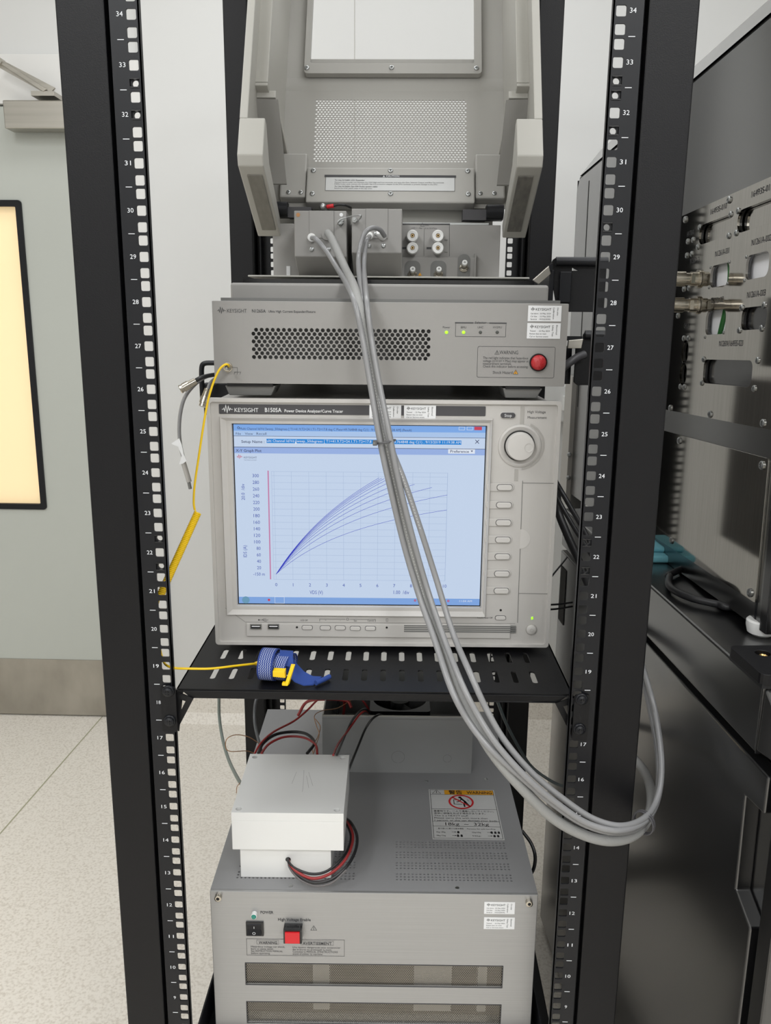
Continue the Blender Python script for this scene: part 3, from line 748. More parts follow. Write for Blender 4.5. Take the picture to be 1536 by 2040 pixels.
# lower connector row with recessed triaxial sockets
lb0 = f((0.0248,0.5,1.3035)); lb1 = f((0.1465,0.5,1.3043))
MB().box(lb0[0], lb1[0], TY-.006, TY, tz0, lb0[1]).build('connector_block', M_grey, NB, bevel=.001)
for i, p in enumerate((f((0.0465,0.49,1.2818)), f((0.0875,0.49,1.2821)), f((0.1274,0.48,1.2923)))):
    out = rrect(p[0]-(.0125 if i < 2 else .0098), p[0]+(.0125 if i < 2 else .0098), tz0, p[1]+.016, .009, 8)
    MB().prism(out, 'y', TY-.0068, TY-.002).build('socket_recess', M_greyd, NB)
    zt = p[1]
    s_ = MB(); s_.lathe((p[0], TY-.004, zt-.005), (0, -1, .35), [(0, .0075), (.003, .0075), (.004, .0062), (.005, .0062), (.006, .0045), (.016, .0045), (.017, .0038)], 24)
    so = s_.build('triaxial_socket', M_nickel, NB, smooth=True)
    MB().lathe((p[0], TY-.0195, zt+.0006), (0, -1, .35), [(0, .0042), (.0055, .0042), (.006, .0036), (.0058, .0018), (.002, .0016)], 20).build('socket_insulator', M_plast, so, smooth=True)
    if i < 2: MB().cyl((p[0]+.0045, TY-.015, zt-.003), (p[0]+.0065, TY-.015, zt-.003), .0012, n=8).build('bayonet_pin', M_nickel, so)
x, z = f((0.0584,0.49,1.2781)); MB().add([(x-.003, TY-.0072, z-.003), (x+.003, TY-.0072, z-.003), (x, TY-.0072, z+.002)], [(0, 1, 2)]).build('caution_triangle', M_orange, NB)
x, z = f((0.1448,0.49,1.3089)); MB().box(x-.001, x+.001, TY-.012, TY, tz0, z).build('divider_fin', M_grey, NB)
x, z = f((-0.1505,0.49,1.2834)); MB().box(x-.003, x+.003, TY-.001, TY, tz0, z+.005).build('white_tab', M_white, NB)
# front print
mb = MB(); yy = -.0003
x, z = (0.0063,0.081); logo(mb, x, z, .0095, .0080, yy)
def tn(mb, p, q, t, h, y=-.0003, **k): mb.text(t, p[0], p[1], h, w=q[0]-p[0], y=y, **k)
tn(mb, (0.0176,0.0825), (0.0407,0.0827), 'KEYSIGHT', .0044); tn(mb, (0.0469,0.0828), (0.0632,0.0829), 'N1265A', .0038, bold=True)
tn(mb, (0.0664,0.083), (0.1218,0.0835), 'Ultra High Current Expander/Fixture', .0027, bold=True)
MB().text('Power', *(0.2762,0.0667), .0024, y=yy, align='c').build('power_legend', M_ink, NB)
for p, t in (((0.2963,0.0668), 'BMU'), ((0.3161,0.067), 'UHC'), ((0.3361,0.0672), 'HVSMU')): mb.text(t, p[0], p[1], .0024, y=yy, align='c')
a = (0.2869,0.0731); b = (0.346,0.0574)
mb.line([a, (b[0], a[1]), b, (a[0], b[1])], .0004, yy, closed=True); mb.line([(a[0]-.0002, a[1]), (a[0]+.020, a[1])], .0013, yy-.0001); mb.line([(b[0]-.019, a[1]), (b[0], a[1])], .0013, yy-.0001)
tn(mb, (0.3094,0.0724), (0.323,0.0726), 'Selector', .0027, bold=True)
mb.build('selector_legends', M_ink, NB); mb = MB()
a = (0.3138,0.0461); b = (0.4053,0.0099); mb.line(rrect(a[0], b[0], b[1], a[1], .002), .0004, yy, closed=True)
x, z = (0.3367,0.037); 
def tri(mb, x, z, w, y, lw=.0004):
    mb.line([(x-w/2, z), (x+w/2, z), (x, z+w*.87)], lw, y, closed=True); mb.line([(x, z+w*.6), (x, z+w*.28)], lw*1.4, y); mb.line([(x, z+w*.18), (x, z+w*.10)], lw*1.4, y)
tri(mb, x, z, .0052, yy)
tn(mb, (0.3397,0.0373), (0.3617,0.0375), 'WARNING', .0044)
tn(mb, (0.3203,0.0315), (0.3738,0.032), 'The red light indicates that hazardous', .0030); tn(mb, (0.3204,0.028), (0.3746,0.0285), 'voltage (±10 kV = Max) may appear at', .0030)
tn(mb, (0.3205,0.0248), (0.3545,0.0251), 'measurement terminals.', .0030); tn(mb, (0.3206,0.0215), (0.3743,0.022), 'Check this indicator before accessing.', .0030)
tn(mb, (0.3325,0.0143), (0.3561,0.0145), 'Shock Hazard', .0034)
mb.build('warning_text', M_ink, NB); mb = MB()
x, z = (0.0211,0.0187); mb.line([(x, z), (x+.0065, z), (x+.0065, z-.0055)], .0004, yy); mb.line([(x+.003, z-.0055), (x+.0105, z-.0055)], .0005, yy)
for k in range(3): mb.line([(x+.0105-k*.0035, z-.0055), (x+.0095-k*.0035, z-.008)], .0004, yy)
mb.build('earth_symbol', M_ink, NB); mb = MB()
x, z = (0.3597,0.0142); tri(mb, x, z, .0056, yy-.0004)
mb.build('warning_legends', M_ink, NB)
MB().add([(x-.0028, yy-.0002, z), (x+.0028, yy-.0002, z), (x, yy-.0002, z+.0049)], [(0, 1, 2)]).build('hazard_triangle', M_orange, NB)
sticker(NB, 'calibration_sticker', (0.3712,0.0936), (0.4103,0.0756), -.0005, 0)
sticker(NB, 'safety_sticker', (0.371,0.0736), (0.4102,0.0557), -.0005, 1)
for i, (x, z) in enumerate(((0.2763,0.062), (0.2964,0.0622), (0.3162,0.0624), (0.336,0.0626))):
    MB().lathe((x, 0, z), (0, -1, 0), [(0, .0019), (.0006, .0019), (.0012, .0012)], 16).build('indicator_led', M_led if i < 2 else M_leddk, NB, smooth=True, label='lit green indicator' if i < 2 else None)
x, z = (0.3859,0.028)
MB().lathe((x, 0, z), (0, -1, 0), [(0, .0105), (.003, .0105), (.004, .0098), (.003, .0092)], 40).build('lamp_ring', M_glossblk, NB, smooth=True)
MB().lathe((x, 0, z), (0, -1, 0), [(.001, .0091), (.0045, .0089), (.0075, .0068), (.0088, .003), (.009, .0005)], 40).build('warning_lamp', M_lamp, NB, smooth=True)
x, z = (0.0163,0.0189)
GJ = (x, z)
gj = MB(); gj.lathe((x, 0, z), (0, -1, 0), [(0, .0058), (.002, .0058), (.002, .0048), (.006, .0048), (.007, .0042), (.0068, .0022), (.003, .0018)], 24); gj.build('ground_jack', M_nickel, NB, smooth=True)
MB().cyl((x, -.0072, z), (x, -.0062, z), .0023).build('jack_hole', M_deep, NB)
for (xa, xb) in (((0.0113,-0.004)[0], (0.0723,-0.0034)[0]), ((0.346,-0.0007)[0], (0.3933,-0.0003)[0])):
    MB().hexa([(xa+.004, .008, -.0150), (xb-.006, .008, -.0150), (xb-.006, .06, -.0150), (xa+.004, .06, -.0150), (xa, .004, -.003), (xb, .004, -.003), (xb, .064, -.003), (xa, .064, -.003)]).build('foot', M_greyd, NB, bevel=.001)
    MB().box(xa+.003, xb-.003, .002, .066, -.004, 0.002).build('foot_plate', M_deep, NB)
for (xa, xb) in ((.05, .11), (.31, .37)): MB().box(xa, xb, .34, .40, -.0150, .004).build('foot', M_deep, NB)

# ---- the raised lid, built in its own tilted frame
LD = empty('lid', (.0075+.1947, .346-.130, 1.42-1.131), (-radians(26), 0, 0)); LD.parent = NB
LD.location = Matrix.Rotation(-.0137, 3, 'Z') @ Vector((.0075+.1947, .346-.130, 1.42-1.131)); LD.rotation_euler = Euler((-radians(26), 0, -.0137))
D = .19    # depth of the lid at its back wall
X0, X1 = -.2105, .2100; ZT = .56
pts = dict(pTL=(-0.1304,0.2502), pTR=(0.1187,0.2509), pBL=(-0.1316,0.1326), pBR=(0.1226,0.1339))
ax0 = (pts['pTL'][0]+pts['pBL'][0])/2; ax1 = (pts['pTR'][0]+pts['pBR'][0])/2; az0 = (pts['pBL'][1]+pts['pBR'][1])/2; az1 = (pts['pTL'][1]+pts['pTR'][1])/2
wz = (-0.006,0.3296)[1]; wxa = (-0.1431,0.3373)[0]; wxb = (0.1328,0.3378)[0]
mb = MB()
mb.perf(ax0, ax1, az0, az1, 44, 28, .00195, D, D+.0010, par=0)
mb.box(X0, ax0, D, D+.002, .05, az1).box(ax1, X1, D, D+.002, .05, az1).box(ax0, ax1, D, D+.002, .05, az0).box(X0, X1, D, D+.002, az1, wz)
mb.box(X0, wxa, D, D+.002, wz, ZT).box(wxb, X1, D, D+.002, wz, ZT)
mb.build('lid_panel', M_lid, LD)
# soft crease between vent field and window
cz = (-0.005,0.2767)[1]
MB().prism([(D+.001, cz-.015), (D-.0006, cz-.006), (D-.0012, cz), (D-.0006, cz+.01), (D+.001, cz+.025)], 'x', X0+.02, X1-.02).build('panel_crease', M_lid, LD, smooth=True)
# window frame with pane
fxa, fxb, fz0 = (-0.1507,0.2903)[0], (0.1441,0.2909)[0], (-0.005,0.2916)[1]
ixa, ixb, iz0 = (-0.1411,0.3195)[0], (0.1319,0.32)[0], (-0.0054,0.311)[1]
wf = plate(rrect(fxa, fxb, fz0, ZT+.01, .006), [rrect(ixa, ixb, iz0, ZT-.03, .005)], .010, 'window_frame', M_lid, LD, y=D-.012, bevel=.0015)
MB().box(ixa-.004, ixb+.004, D-.006, D-.005, iz0-.004, iz0+.003).build('frame_lip', M_zinc, LD)
glass = bpy.data.materials.new('clear_pane'); glass.use_nodes = True; g = glass.node_tree
for n in list(g.nodes): g.nodes.remove(n)
o_ = g.nodes.new('ShaderNodeOutputMaterial'); mx = g.nodes.new('ShaderNodeMixShader'); tr = g.nodes.new('ShaderNodeBsdfTransparent'); gl = g.nodes.new('ShaderNodeBsdfGlossy')
gl.inputs['Roughness'].default_value = .03; mx.inputs[0].default_value = .05; g.links.new(tr.outputs[0], mx.inputs[1]); g.links.new(gl.outputs[0], mx.inputs[2]); g.links.new(mx.outputs[0], o_.inputs[0])
MB().box(ixa-.002, ixb+.002, D-.004, D-.002, iz0-.002, ZT-.028).build('window_pane', glass, LD)
for p in ((-0.1462,0.3015), (-0.0052,0.3022), (0.1351,0.3015)): screw('frame_screw', LD, (p[0], D-.012, p[1]), .0042, M_zinc)
# side walls, ledges and rim
for s in (-1, 1):
    xo = X0 if s < 0 else X1
    def bx(xa, xb, ya, yb, za, zb, nm, m, bv=.002):
        a_, b_ = sorted((xo-s*xa, xo-s*xb)); return MB().box(a_, b_, ya, yb, za, zb).build(nm, m, LD, bevel=bv)
    # rim block: wide at the bottom corner, narrow above
    prof = [(0, .0655), (.06, .0655), (.19, .0), (.192, ZT), (0, ZT)]
    xa, xb = sorted((xo, xo-s*.0115))
    MB().prism(prof, 'x', xa, xb).build('side_wall', M_lidl, LD, bevel=.0015)
    xa, xb = sorted((xo-s*.0115, xo-s*.047))
    xn0, xn1 = xo-s*.0105, xo-s*.036
    mb = MB(); prof = [(0, .066), (0, .008), (.010, -.0035), (.178, -.010), (.178, .012), (.05, .03), (.012, .066)]
    mb.prism(prof, 'x', *sorted((xo, xn1))).build('corner_block', M_lidl, LD, bevel=.0018)
    # worn rubber pad along the underside of the corner block
    mb = MB(); xm0, xm1 = sorted((xo-s*.010, xo-s*.031))
    mb.add([(xm0, .028, -.0062), (xm1, .028, -.0062), (xm1, .158, -.0111), (xm0, .158, -.0111), (xm0, .028, -.004), (xm1, .028, -.004), (xm1, .158, -.009), (xm0, .158, -.009)], [(0, 1, 2, 3), (4, 5, 6, 7), (0, 1, 5, 4), (1, 2, 6, 5), (2, 3, 7, 6), (3, 0, 4, 7)])
    mb.build('worn_pad', M_worn if s > 0 else M_padl, LD, label='dark scuffed rubber pad' if s > 0 else None)
    xl1, zl1 = (-0.1809,0.1906); zl2 = (-0.1907,0.1529)[1]; xl3, zl3 = (-0.171,0.1398)
    bx(.0105, xl1-X0, .035, .19, zl2+.0006, ZT, 'side_ledge', M_lidl, .0012)
    bx(.0105, xl1-X0, .035, .19, zl3+.008, zl2, 'side_ledge', M_lidl, .0012)
    bx(.0105, xl3-X0, .05, .19, zl3, zl3+.012, 'ledge_step', M_lidl, .0012)
    (fx1, fz1), (fx2, fz2) = (-0.1876,0.2286), (-0.1674,0.0765)
    q = lambda x_: xo-s*(x_-X0)
    (ga, gza), (gb, gzb), (gc, gzc), (gd, gzd) = (-0.2046,0.1364), (-0.1668,0.1348), (-0.201,0.0513), (-0.1615,0.0516)
    fp_ = [(q(gc), .13, gzc), (q(gd), .13, gzd), (q(gd), .133, gzd), (q(gc), .133, gzc), (q(ga), .048, gza), (q(gb), .048, gzb), (q(gb), .051, gzb), (q(ga), .051, gza)]
    MB().hexa(fp_).build('inner_flap', M_flap, LD)
# hinge blocks and lower cover plate
cza, czb = (-0.0016,0.1081)[1], (-0.0005,0.0453)[1]
cxa, cxb = (-0.1356,0.0992)[0], (0.1297,0.1006)[0]
cxm0, cxm1 = X0+.043, X1-.043
MB().box(cxa-.001, cxb+.001, D-.022, D, czb, cza).build('cover_plate', M_lid, LD, bevel=.0025)
for s, xa, xb in ((-1, cxm0-.012, cxa-.002), (1, cxb+.002, cxm1+.012)):
    MB().box(xa, xb, D-.017, D, czb+.012, (-0.1799,0.1373)[1]).build('hinge_block', M_lid, LD, bevel=.003)
    for k in (.25, .72):
        screw('hinge_screw', LD, (xa+(xb-xa)*k+ (.004 if s < 0 else -.004), D-.017, czb+.020), .0036, M_zinc)
cs = [(-0.1261,0.1011), (-0.0031,0.1017), (0.1194,0.1015), (-0.1261,0.0597), (-0.0023,0.0604), (0.1201,0.0603)]
for p in cs: screw('cover_screw', LD, (p[0], D-.022, p[1]), .0040, M_zinc)
a, b = (-0.1058,0.093), (0.0988,0.0655)
yy = D-.0224
cl = MB().box(a[0], b[0], yy, yy+.0004, b[1], a[1]).build('caution_label', mat('label_grey_white', (196, 197, 196), .4), LD)
mb = MB(); hh = a[1]-b[1]; ww = b[0]-a[0]
mb.line([(a[0], a[1]-.0015), (b[0], a[1]-.0015)], .0042, yy-.0003); mb.line([a, (b[0], a[1]), b, (a[0], b[1])], .0005, yy-.0003, closed=True)
mb.text('To Use N1268A UHV Expander:', a[0]+ww*.07, a[1]-hh*.36, hh*.085, w=ww*.235, y=yy-.0003, bold=True)
mb.text('Connect device under test between the UHV High and Low terminals, and open the Gate, Selector Output, and Bias Tee terminals.', a[0]+ww*.07, a[1]-hh*.49, hh*.075, w=ww*.85, y=yy-.0003)
mb.text('If SMU is also used, connect the N1265A Opt 014 protection adapter to the SMU terminals to prevent damage to the SMU.', a[0]+ww*.07, a[1]-hh*.61, hh*.075, w=ww*.80, y=yy-.0003)
mb.text('To Use N1265A Opt 034 Probe system cable:', a[0]+ww*.07, a[1]-hh*.77, hh*.085, w=ww*.335, y=yy-.0003, bold=True)
mb.text('Secure the inner plastic plate of the top cover.', a[0]+ww*.07, a[1]-hh*.89, hh*.075, w=ww*.295, y=yy-.0003)
mb.build('label_print', M_ink, cl)
mb = MB(); mb.text('CAUTION', (a[0]+b[0])/2+.004, a[1]-.0027, .0026, w=.021, y=yy-.0006, align='c', bold=True); tri(mb, (a[0]+b[0])/2-.010, a[1]-.0029, .0028, yy-.0006); mb.build('label_heading', M_white, cl)
# hinge barrels between body and lid (world y about .53)
for s, p, q in ((-1, (-0.1763,0.5,1.3782), (-0.1139,0.52,1.3833)), (1, (0.1869,0.5,1.3764), (0.1242,0.52,1.3815))):
    a_ = (sx(p[0]), p[1]-.13, p[2]-1.131-.004); xm = sx(p[0])+(.026 if s < 0 else -.026)
    MB().cyl(a_, (xm, a_[1], a_[2]), .011, n=28).box(min(a_[0], xm), max(a_[0], xm), a_[1], a_[1]+.02, a_[2]-.012, a_[2]+.010).build('hinge_barrel', M_rail, NB)
    xe = sx(q[0]); MB().box(min(xm, xe), max(xm, xe), a_[1]+.004, a_[1]+.03, a_[2]-.012, a_[2]+.004).build('hinge_leaf', M_chrg, NB)

# ---- two connection modules plugged on the terminal panel
def module(nm, wx0, wx1, z0, z1, zb, label, ridges):
    m_ = tag(empty(nm, (wx0, .40, z0)), label, 'adapter module', 'grey adapter modules in the open fixture')
    w_ = wx1-wx0
    prof = [(0, 0), (0, z1-z0), (.095, z1-z0), (.095, zb-z0), (.045, zb-z0)]
    MB().prism(prof, 'x', 0, w_).build('housing', M_grey, m_, bevel=.0012)
    mb = MB()
    for r in ridges: mb.box(w_*r-.0003, w_*r+.0003, -.0003, .0, (z1-z0)*.38 if r < .5 else (z1-z0)*.3, z1-z0)
    mb.build('cover_seams', M_greyd, m_)
    return m_, w_
m1, w1 = module('adapter_module', -.1320, -.0556, 1.296, 1.360, 1.270, 'left grey adapter module with the thick braided cable leaving its face', (.29, .76))
MB().box(w1*.29, w1*.76, -.0012, .0, .026, .064).build('raised_cover', M_grey, m1, bevel=.0005)
for p in ((-0.1073,0.398,1.306), (-0.1066,0.398,1.3039)): pass
def local(m_, p, dy=-.002): return (p[0]-m_.location[0], dy, p[2]-m_.location[2])
p = local(m1, (-0.1068,0.4,1.3062)); screw('face_screw', m1, (p[0], 0, p[2]), .0034, M_zinc)
p = local(m1, (-0.0817,0.4,1.3063)); screw('face_screw', m1, (p[0], 0, p[2]), .0030, M_zinc)
p = local(m1, (-0.126,0.4,1.3542)); MB().cyl((p[0], -.0006, p[2]), (p[0], 0, p[2]), .0028).build('copper_rivet', M_copper, m1)
p = local(m1, (-0.0632,0.4,1.3546)); MB().cyl((p[0], -.0006, p[2]), (p[0], 0, p[2]), .0026).build('pale_rivet', M_white, m1)
p = local(m1, (-0.1059,0.4,1.3223)); MB().lathe((p[0], 0, p[2]), (0, -1, 0), [(0, .0062), (.009, .0058), (.0095, .004)], 20).build('cable_bush', M_plast, m1, smooth=True)
p = local(m1, (-0.0838,0.4,1.3267)); MB().lathe((p[0], 0, p[2]), (0, -1, 0), [(0, .0085), (.004, .0080)], 20).build('cable_bush', M_grey, m1, smooth=True)
p = local(m1, (-0.0639,0.4,1.3428))
MB().cyl((p[0], 0, p[2]), (p[0], -.009, p[2]+.001), .0042, n=6).cyl((p[0], -.009, p[2]), (p[0], -.014, p[2]), .0022).cyl((p[0]+.002, 0, p[2]+.004), (p[0]+.002, -.01, p[2]+.004), .003, n=6).build('ground_stud', M_zinc, m1)
m2, w2 = module('adapter_module', -.0482, .0250, 1.302, 1.3632, 1.272, 'right grey adapter module beside the white terminal jacks, two thin cables on it', (.28, .72))
MB().box(w2*.28, w2*.72, -.0012, .0, .020, .0612).build('raised_cover', M_grey, m2, bevel=.0005)
for uv in ((-0.0127,0.4,1.3285), (-0.0229,0.4,1.3116), (-0.0016,0.4,1.3118)):
    p = local(m2, uv); screw('face_screw', m2, (p[0], 0, p[2]), .0033, M_zinc)
p = local(m2, (-0.0017,0.4,1.3237)); MB().lathe((p[0], 0, p[2]-.001), (-.45, -1, .5), [(0, .0042), (.006, .0058), (.016, .0052), (.018, .0035)], 20).build('cable_bush', M_plast, m2, smooth=True)
p = local(m2, (-0.0215,0.4,1.3256)); MB().lathe((p[0], 0, p[2]), (-.1, -1, 0), [(0, .0055), (.008, .0052), (.009, .0035)], 20).build('cable_bush', M_plast, m2, smooth=True)
p = local(m2, (-0.0435,0.4,1.3478))
MB().cyl((p[0], 0, p[2]), (p[0], -.010, p[2]-.001), .0040, n=6).cyl((p[0], -.010, p[2]), (p[0], -.014, p[2]), .002).build('ground_stud', M_zinc, m2)
for (xx, yy_, w_, m_) in ((.2, .058, w1, m1), (.6, .062, w1, m1), (.35, .07, w2, m2), (.6, .062, w2, m2), (.78, .05, w2, m2)): pass
# bare ground strap between the two studs
tag(MB().tube(path_strap := [(-0.0673,0.388,1.3401),(-0.0647,0.383,1.3444),(-0.0559,0.38,1.3482),(-0.0445,0.382,1.3512),(-0.0346,0.384,1.3522),(-0.0339,0.386,1.3497),(-0.0391,0.388,1.3444)], .0008, n=6).build('ground_strap', M_zinc), 'thin bare wire strap joining the studs of the two grey adapter modules', 'wire')
lug = tag(empty('ring_lug_wire', (-0.1,0.5,1.3778)), 'short black wire with red ring lug screwed behind the left adapter module', 'wire')
o_ = Vector(lug.location)
MB().lathe((0, .03, 0), (0, -1, 0), [(0, .0055), (.03, .0055), (.034, .0045), (.036, .002)], 20).build('lug_screw', M_zinc, lug, smooth=True)
def rel(o, pts): return [tuple(Vector(p)-Vector(o)) for p in pts]
MB().tube(rel(o_, [(-0.0929,0.5,1.3779),(-0.088,0.498,1.3784),(-0.0825,0.497,1.379)]), .0031).build('red_sleeve', M_red, lug)
MB().tube(rel(o_, [(-0.0832,0.497,1.379),(-0.0746,0.497,1.3806),(-0.0647,0.5,1.3803),(-0.0574,0.52,1.3791)]), .0017).build('wire', M_blkw, lug)

# ================================================================= lowest instrument
UV = tag(empty('high_voltage_supply', (-.2079, .055, .4895), (0, 0, .02)), 'large grey steel chassis with brushed front and mesh grilles, lowest unit in the rack', 'power supply')
UW, UH, UD = .4215, .222, .515
g1a, g1b = (0.0421,-0.1073), (0.3811,-0.141)
g2a, g2b = (0.042,-0.1675), (0.3815,-0.2012)
R = .0016
outer = [(0, -UH), (UW, -UH), (UW, 0), (0, 0)]
fp = plate(outer, [rrect(g1a[0], g1b[0], g1b[1]-.0005, g1a[1], .0005), rrect(g1a[0], g1b[0], g2b[1], g2a[1], .0005)], .004, 'front_plate', M_brush, UV, y=0, bevel=.0007)
for (a, b) in ((g1a, g1b), ((g1a[0], g2a[1]), (g1b[0], g2b[1]))):
    za, zb = b[1]-.0005, a[1]
    nx = 135; nz = 17
    mb = MB(); mb.perf(a[0], b[0], za, zb, nx, nz, .00088, .0030, .0036, rz=.00088, flat=True)
    mb.build('mesh_grille', mat('mesh_zinc', (150, 146, 138), .35, .9), UV)
    plate([(a[0], za), (b[0], za), (b[0], zb), (a[0], zb)], [[(a[0]+.0008, za+.0008), (b[0]-.0008, za+.0008), (b[0]-.0008, zb-.0008), (a[0]+.0008, zb-.0008)]], .0008, 'grille_edge', M_ink, UV, y=-.0003)
# vent hole pattern in the top sheet
top = MB()
def vent_rows(mb, x0, x1, y0, y1, n, rows):
    """four bands of three rows of holes; returns nothing, fills the rectangle"""
    pass
vx = [((0.028,0.0305)[0], (0.1857,0.0335)[0]), ((0.2381,0.0345)[0], (0.3939,0.0374)[0])]
vy0, vy1 = (0.3125,0.0247)[1], (0.3186,0.1116)[1]
bands = 4; bh = (vy1-vy0)
bnd = [(vy0+bh*(k/3.72), vy0+bh*(k/3.72)+bh*.195) for k in range(4)]
ys = [0.0]
mb = MB()
def topbox(xa, xb, ya, yb): mb.box(xa, xb, ya, yb, -.0015, 0)
def topperf(xa, xb, ya, yb, nx):
    t = MB(); t.perf(xa, xb, ya, yb, nx, 3, .0015, 0, .0015, stagger=False, rz=.0015)
    t.v = [(p[0], p[2], -p[1]) for p in t.v]; mb.merge(t)
prev = 0.0042
for (ya, yb) in bnd:
    topbox(0, UW, prev, ya)
    topbox(0, vx[0][0], ya, yb); topperf(vx[0][0], vx[0][1], ya, yb, 30); topbox(vx[0][1], vx[1][0], ya, yb); topperf(vx[1][0], vx[1][1], ya, yb, 30); topbox(vx[1][1], UW, ya, yb)
    prev = yb
topbox(0, UW, prev, UD)
mb.build('top_cover', M_umber, UV)
MB().box(0, .0015, .004, UD, -UH, -.0015).box(UW-.0015, UW, .004, UD, -UH, -.0015).box(0, UW, UD-.0015, UD, -UH, -.0015).box(0, UW, .004, UD, -UH, -UH+.002).build('chassis', M_umber, UV)
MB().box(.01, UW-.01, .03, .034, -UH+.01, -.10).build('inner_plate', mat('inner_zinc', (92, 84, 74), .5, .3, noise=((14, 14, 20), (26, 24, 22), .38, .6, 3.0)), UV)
for (xx, ww_) in ((.13, .022), (.265, .05), (.35, .012)): MB().box(xx, xx+ww_, .012, .03, -.19, -.112).build('inner_component', M_beiged, UV)
for p in ((0.011,-0.0076), (0.41,-0.0096)):
    s_ = MB(); s_.lathe((p[0], 0, p[1]), (0, -1, 0), [(0, .0046), (.002, .0046), (.0052, .0044), (.0056, .0038), (.0055, .0022), (.002, .002)], 24)
    so = s_.build('cap_screw', M_nickel, UV, smooth=True)
    MB().cyl((p[0], -.0058, p[1]), (p[0], -.0050, p[1]), .0022, n=6).build('hex_socket', M_deep, so)
for p in ((0.1025,0.0118), (0.3187,0.0119), (0.2895,0.2695), (0.385,0.2776)): MB().lathe((p[0], p[1], 0), (0, 0, 1), [(0, .0028), (.0006, .0026), (.0008, .0015)], 16).build('cover_screw', M_zinc, UV, smooth=True)
def tu(mb, p, q, t, h, y=-.0004, **k): mb.text(t, p[0], p[1], h, w=q[0]-p[0], y=y, **k)
mb = MB()
tu(mb, (0.0644,-0.0325), (0.081,-0.0322), 'POWER', .0042, bold=True); tu(mb, (0.0869,-0.0427), (0.1292,-0.042), 'High Voltage Enable', .0042, bold=True)
x, z = (0.133,-0.0563); tri(mb, x, z, .0078, -.0004, .0004)
a, b = (0.0451,-0.0705), (0.1727,-0.0953); mb.line([a, (b[0], a[1]), (b[0], b[1]), (a[0], b[1])], .0004, -.0004, closed=True)
a, b = (0.0585,-0.0722), (0.0869,-0.0782); mb.line([a, (b[0], a[1]), (b[0], b[1]), (a[0], b[1])], .0003, -.0004, closed=True)
a, b = (0.1161,-0.0725), (0.1583,-0.0787); mb.line([a, (b[0], a[1]), (b[0], b[1]), (a[0], b[1])], .0003, -.0004, closed=True)
tu(mb, (0.061,-0.0779), (0.0849,-0.0775), 'WARNING', .0042, bold=True); tu(mb, (0.1183,-0.0782), (0.1563,-0.0776), 'AVERTISSMENT', .0042, bold=True)
for v_, l, wl, r_, wr in ((0, 'Hazardous voltage can shock,', .0445, 'Une tension dangereuse peut occasionner', .0625), (1, 'burn or cause death.', .0295, 'des brûlures ou provoquer la mort.', .051), (2, 'See INSTRUCTION MANUAL', .0415, 'Consultez le MANUEL D\'INSTRUCTIONS', .059), (3, 'before operating.', .025, 'avant d\'utiliser la machine', .039)):
    a = (0.0507,-0.0834); mb.text(l, a[0], a[1]-.00338*v_, .0027, w=wl, y=-.0004); b = (0.1051,-0.0837); mb.text(r_, b[0], b[1]-.00338*v_, .0027, w=wr, y=-.0004)
mb.build('printed_legends', M_ink, UV)
x, z = (0.0566,-0.0326)
MB().lathe((x, 0, z), (0, -1, 0), [(0, .0038), (.006, .0038), (.0062, .0034)], 20).build('power_lamp', M_plast, UV, smooth=True)
MB().lathe((x, -.006, z), (0, -1, 0), [(0, .0034), (.0012, .0028), (.0016, .001)], 20).build('lamp_lens', mat('teal_lens', (40, 128, 112), .2), UV, smooth=True)
a, b = (0.0452,-0.044), (0.0682,-0.0648)
rk = MB().box(a[0], b[0], -.0022, .001, b[1], a[1]).build('rocker_frame', M_glossblk, UV, bevel=.0006)
xm0, xm1 = a[0]+.0016, b[0]-.003; zc = (a[1]+b[1])/2
rr = MB().prism([(-.0022, b[1]+.002), (-.0048, b[1]+.003), (-.0026, zc), (-.0034, a[1]-.003), (-.0022, a[1]-.002)], 'x', xm0, xm1).build('rocker_switch', M_rail, UV)
mb = MB(); xc = (xm0+xm1)/2; mb.box(xc-.0003, xc+.0003, -.0037, -.0034, zc+.0020, zc+.0050); mb.ring(xc, zc-.0040, .0017, .0005, -.0050, n=20); mb.build('switch_marks', M_mark, rr)
a, b = (0.095,-0.0456), (0.1188,-0.0694)
bh_ = MB().box(a[0], b[0], -.012, .001, b[1]+.002, a[1]-.0008).build('button_housing', M_glossblk, UV, bevel=.0006)
MB().box(a[0]+.0022, b[0]-.0026, -.0145, -.0115, b[1]+.0042, a[1]-.0035).build('push_button', M_red, UV, bevel=.0006)
sticker(UV, 'calibration_sticker', (0.353,-0.0108), (0.3924,-0.0285), -.0004, 0)
sticker(UV, 'safety_sticker', (0.3534,-0.0335), (0.3931,-0.051), -.0004, 1)
# big warning sticker on the top cover
qa, qb = (0.2917,0.2446), (0.3935,0.1155)
wx0, wx1, wy0, wy1 = .2917, .3938, .1158, .2450
ws = MB().box(wx0, wx1, wy0, wy1, 0, .0003).build('warning_sticker', mat('sticker_white', (196, 196, 194), .4), UV)
Wd, Hd = wx1-wx0, wy1-wy0
def wp(a, b): return (wx0+a*Wd, wy1-b*Hd)
zz = .0006
mb = MB()
L = [0, .113, .42, .665, .76, .985]
mb.line([wp(.02, .015), wp(.98, .015), wp(.98, .985), wp(.02, .985)], .0006, zz, 'xy', closed=True)
for v_ in L[1:-1]: mb.line([wp(.02, v_), wp(.98, v_)], .0006, zz, 'xy')
x, y = wp(.115, .095); w_ = .013; mb.line([(x-w_/2, y), (x+w_/2, y), (x, y+w_*.8)], .0006, zz, 'xy', closed=True); mb.line([(x, y+w_*.55), (x, y+w_*.15)], .0009, zz, 'xy')
k = .0009; z2 = zz+.0003
p = wp(.30, .098); mb.text('警告', p[0], p[1], .0082, w=.021, y=z2, plane='xy', bold=True)
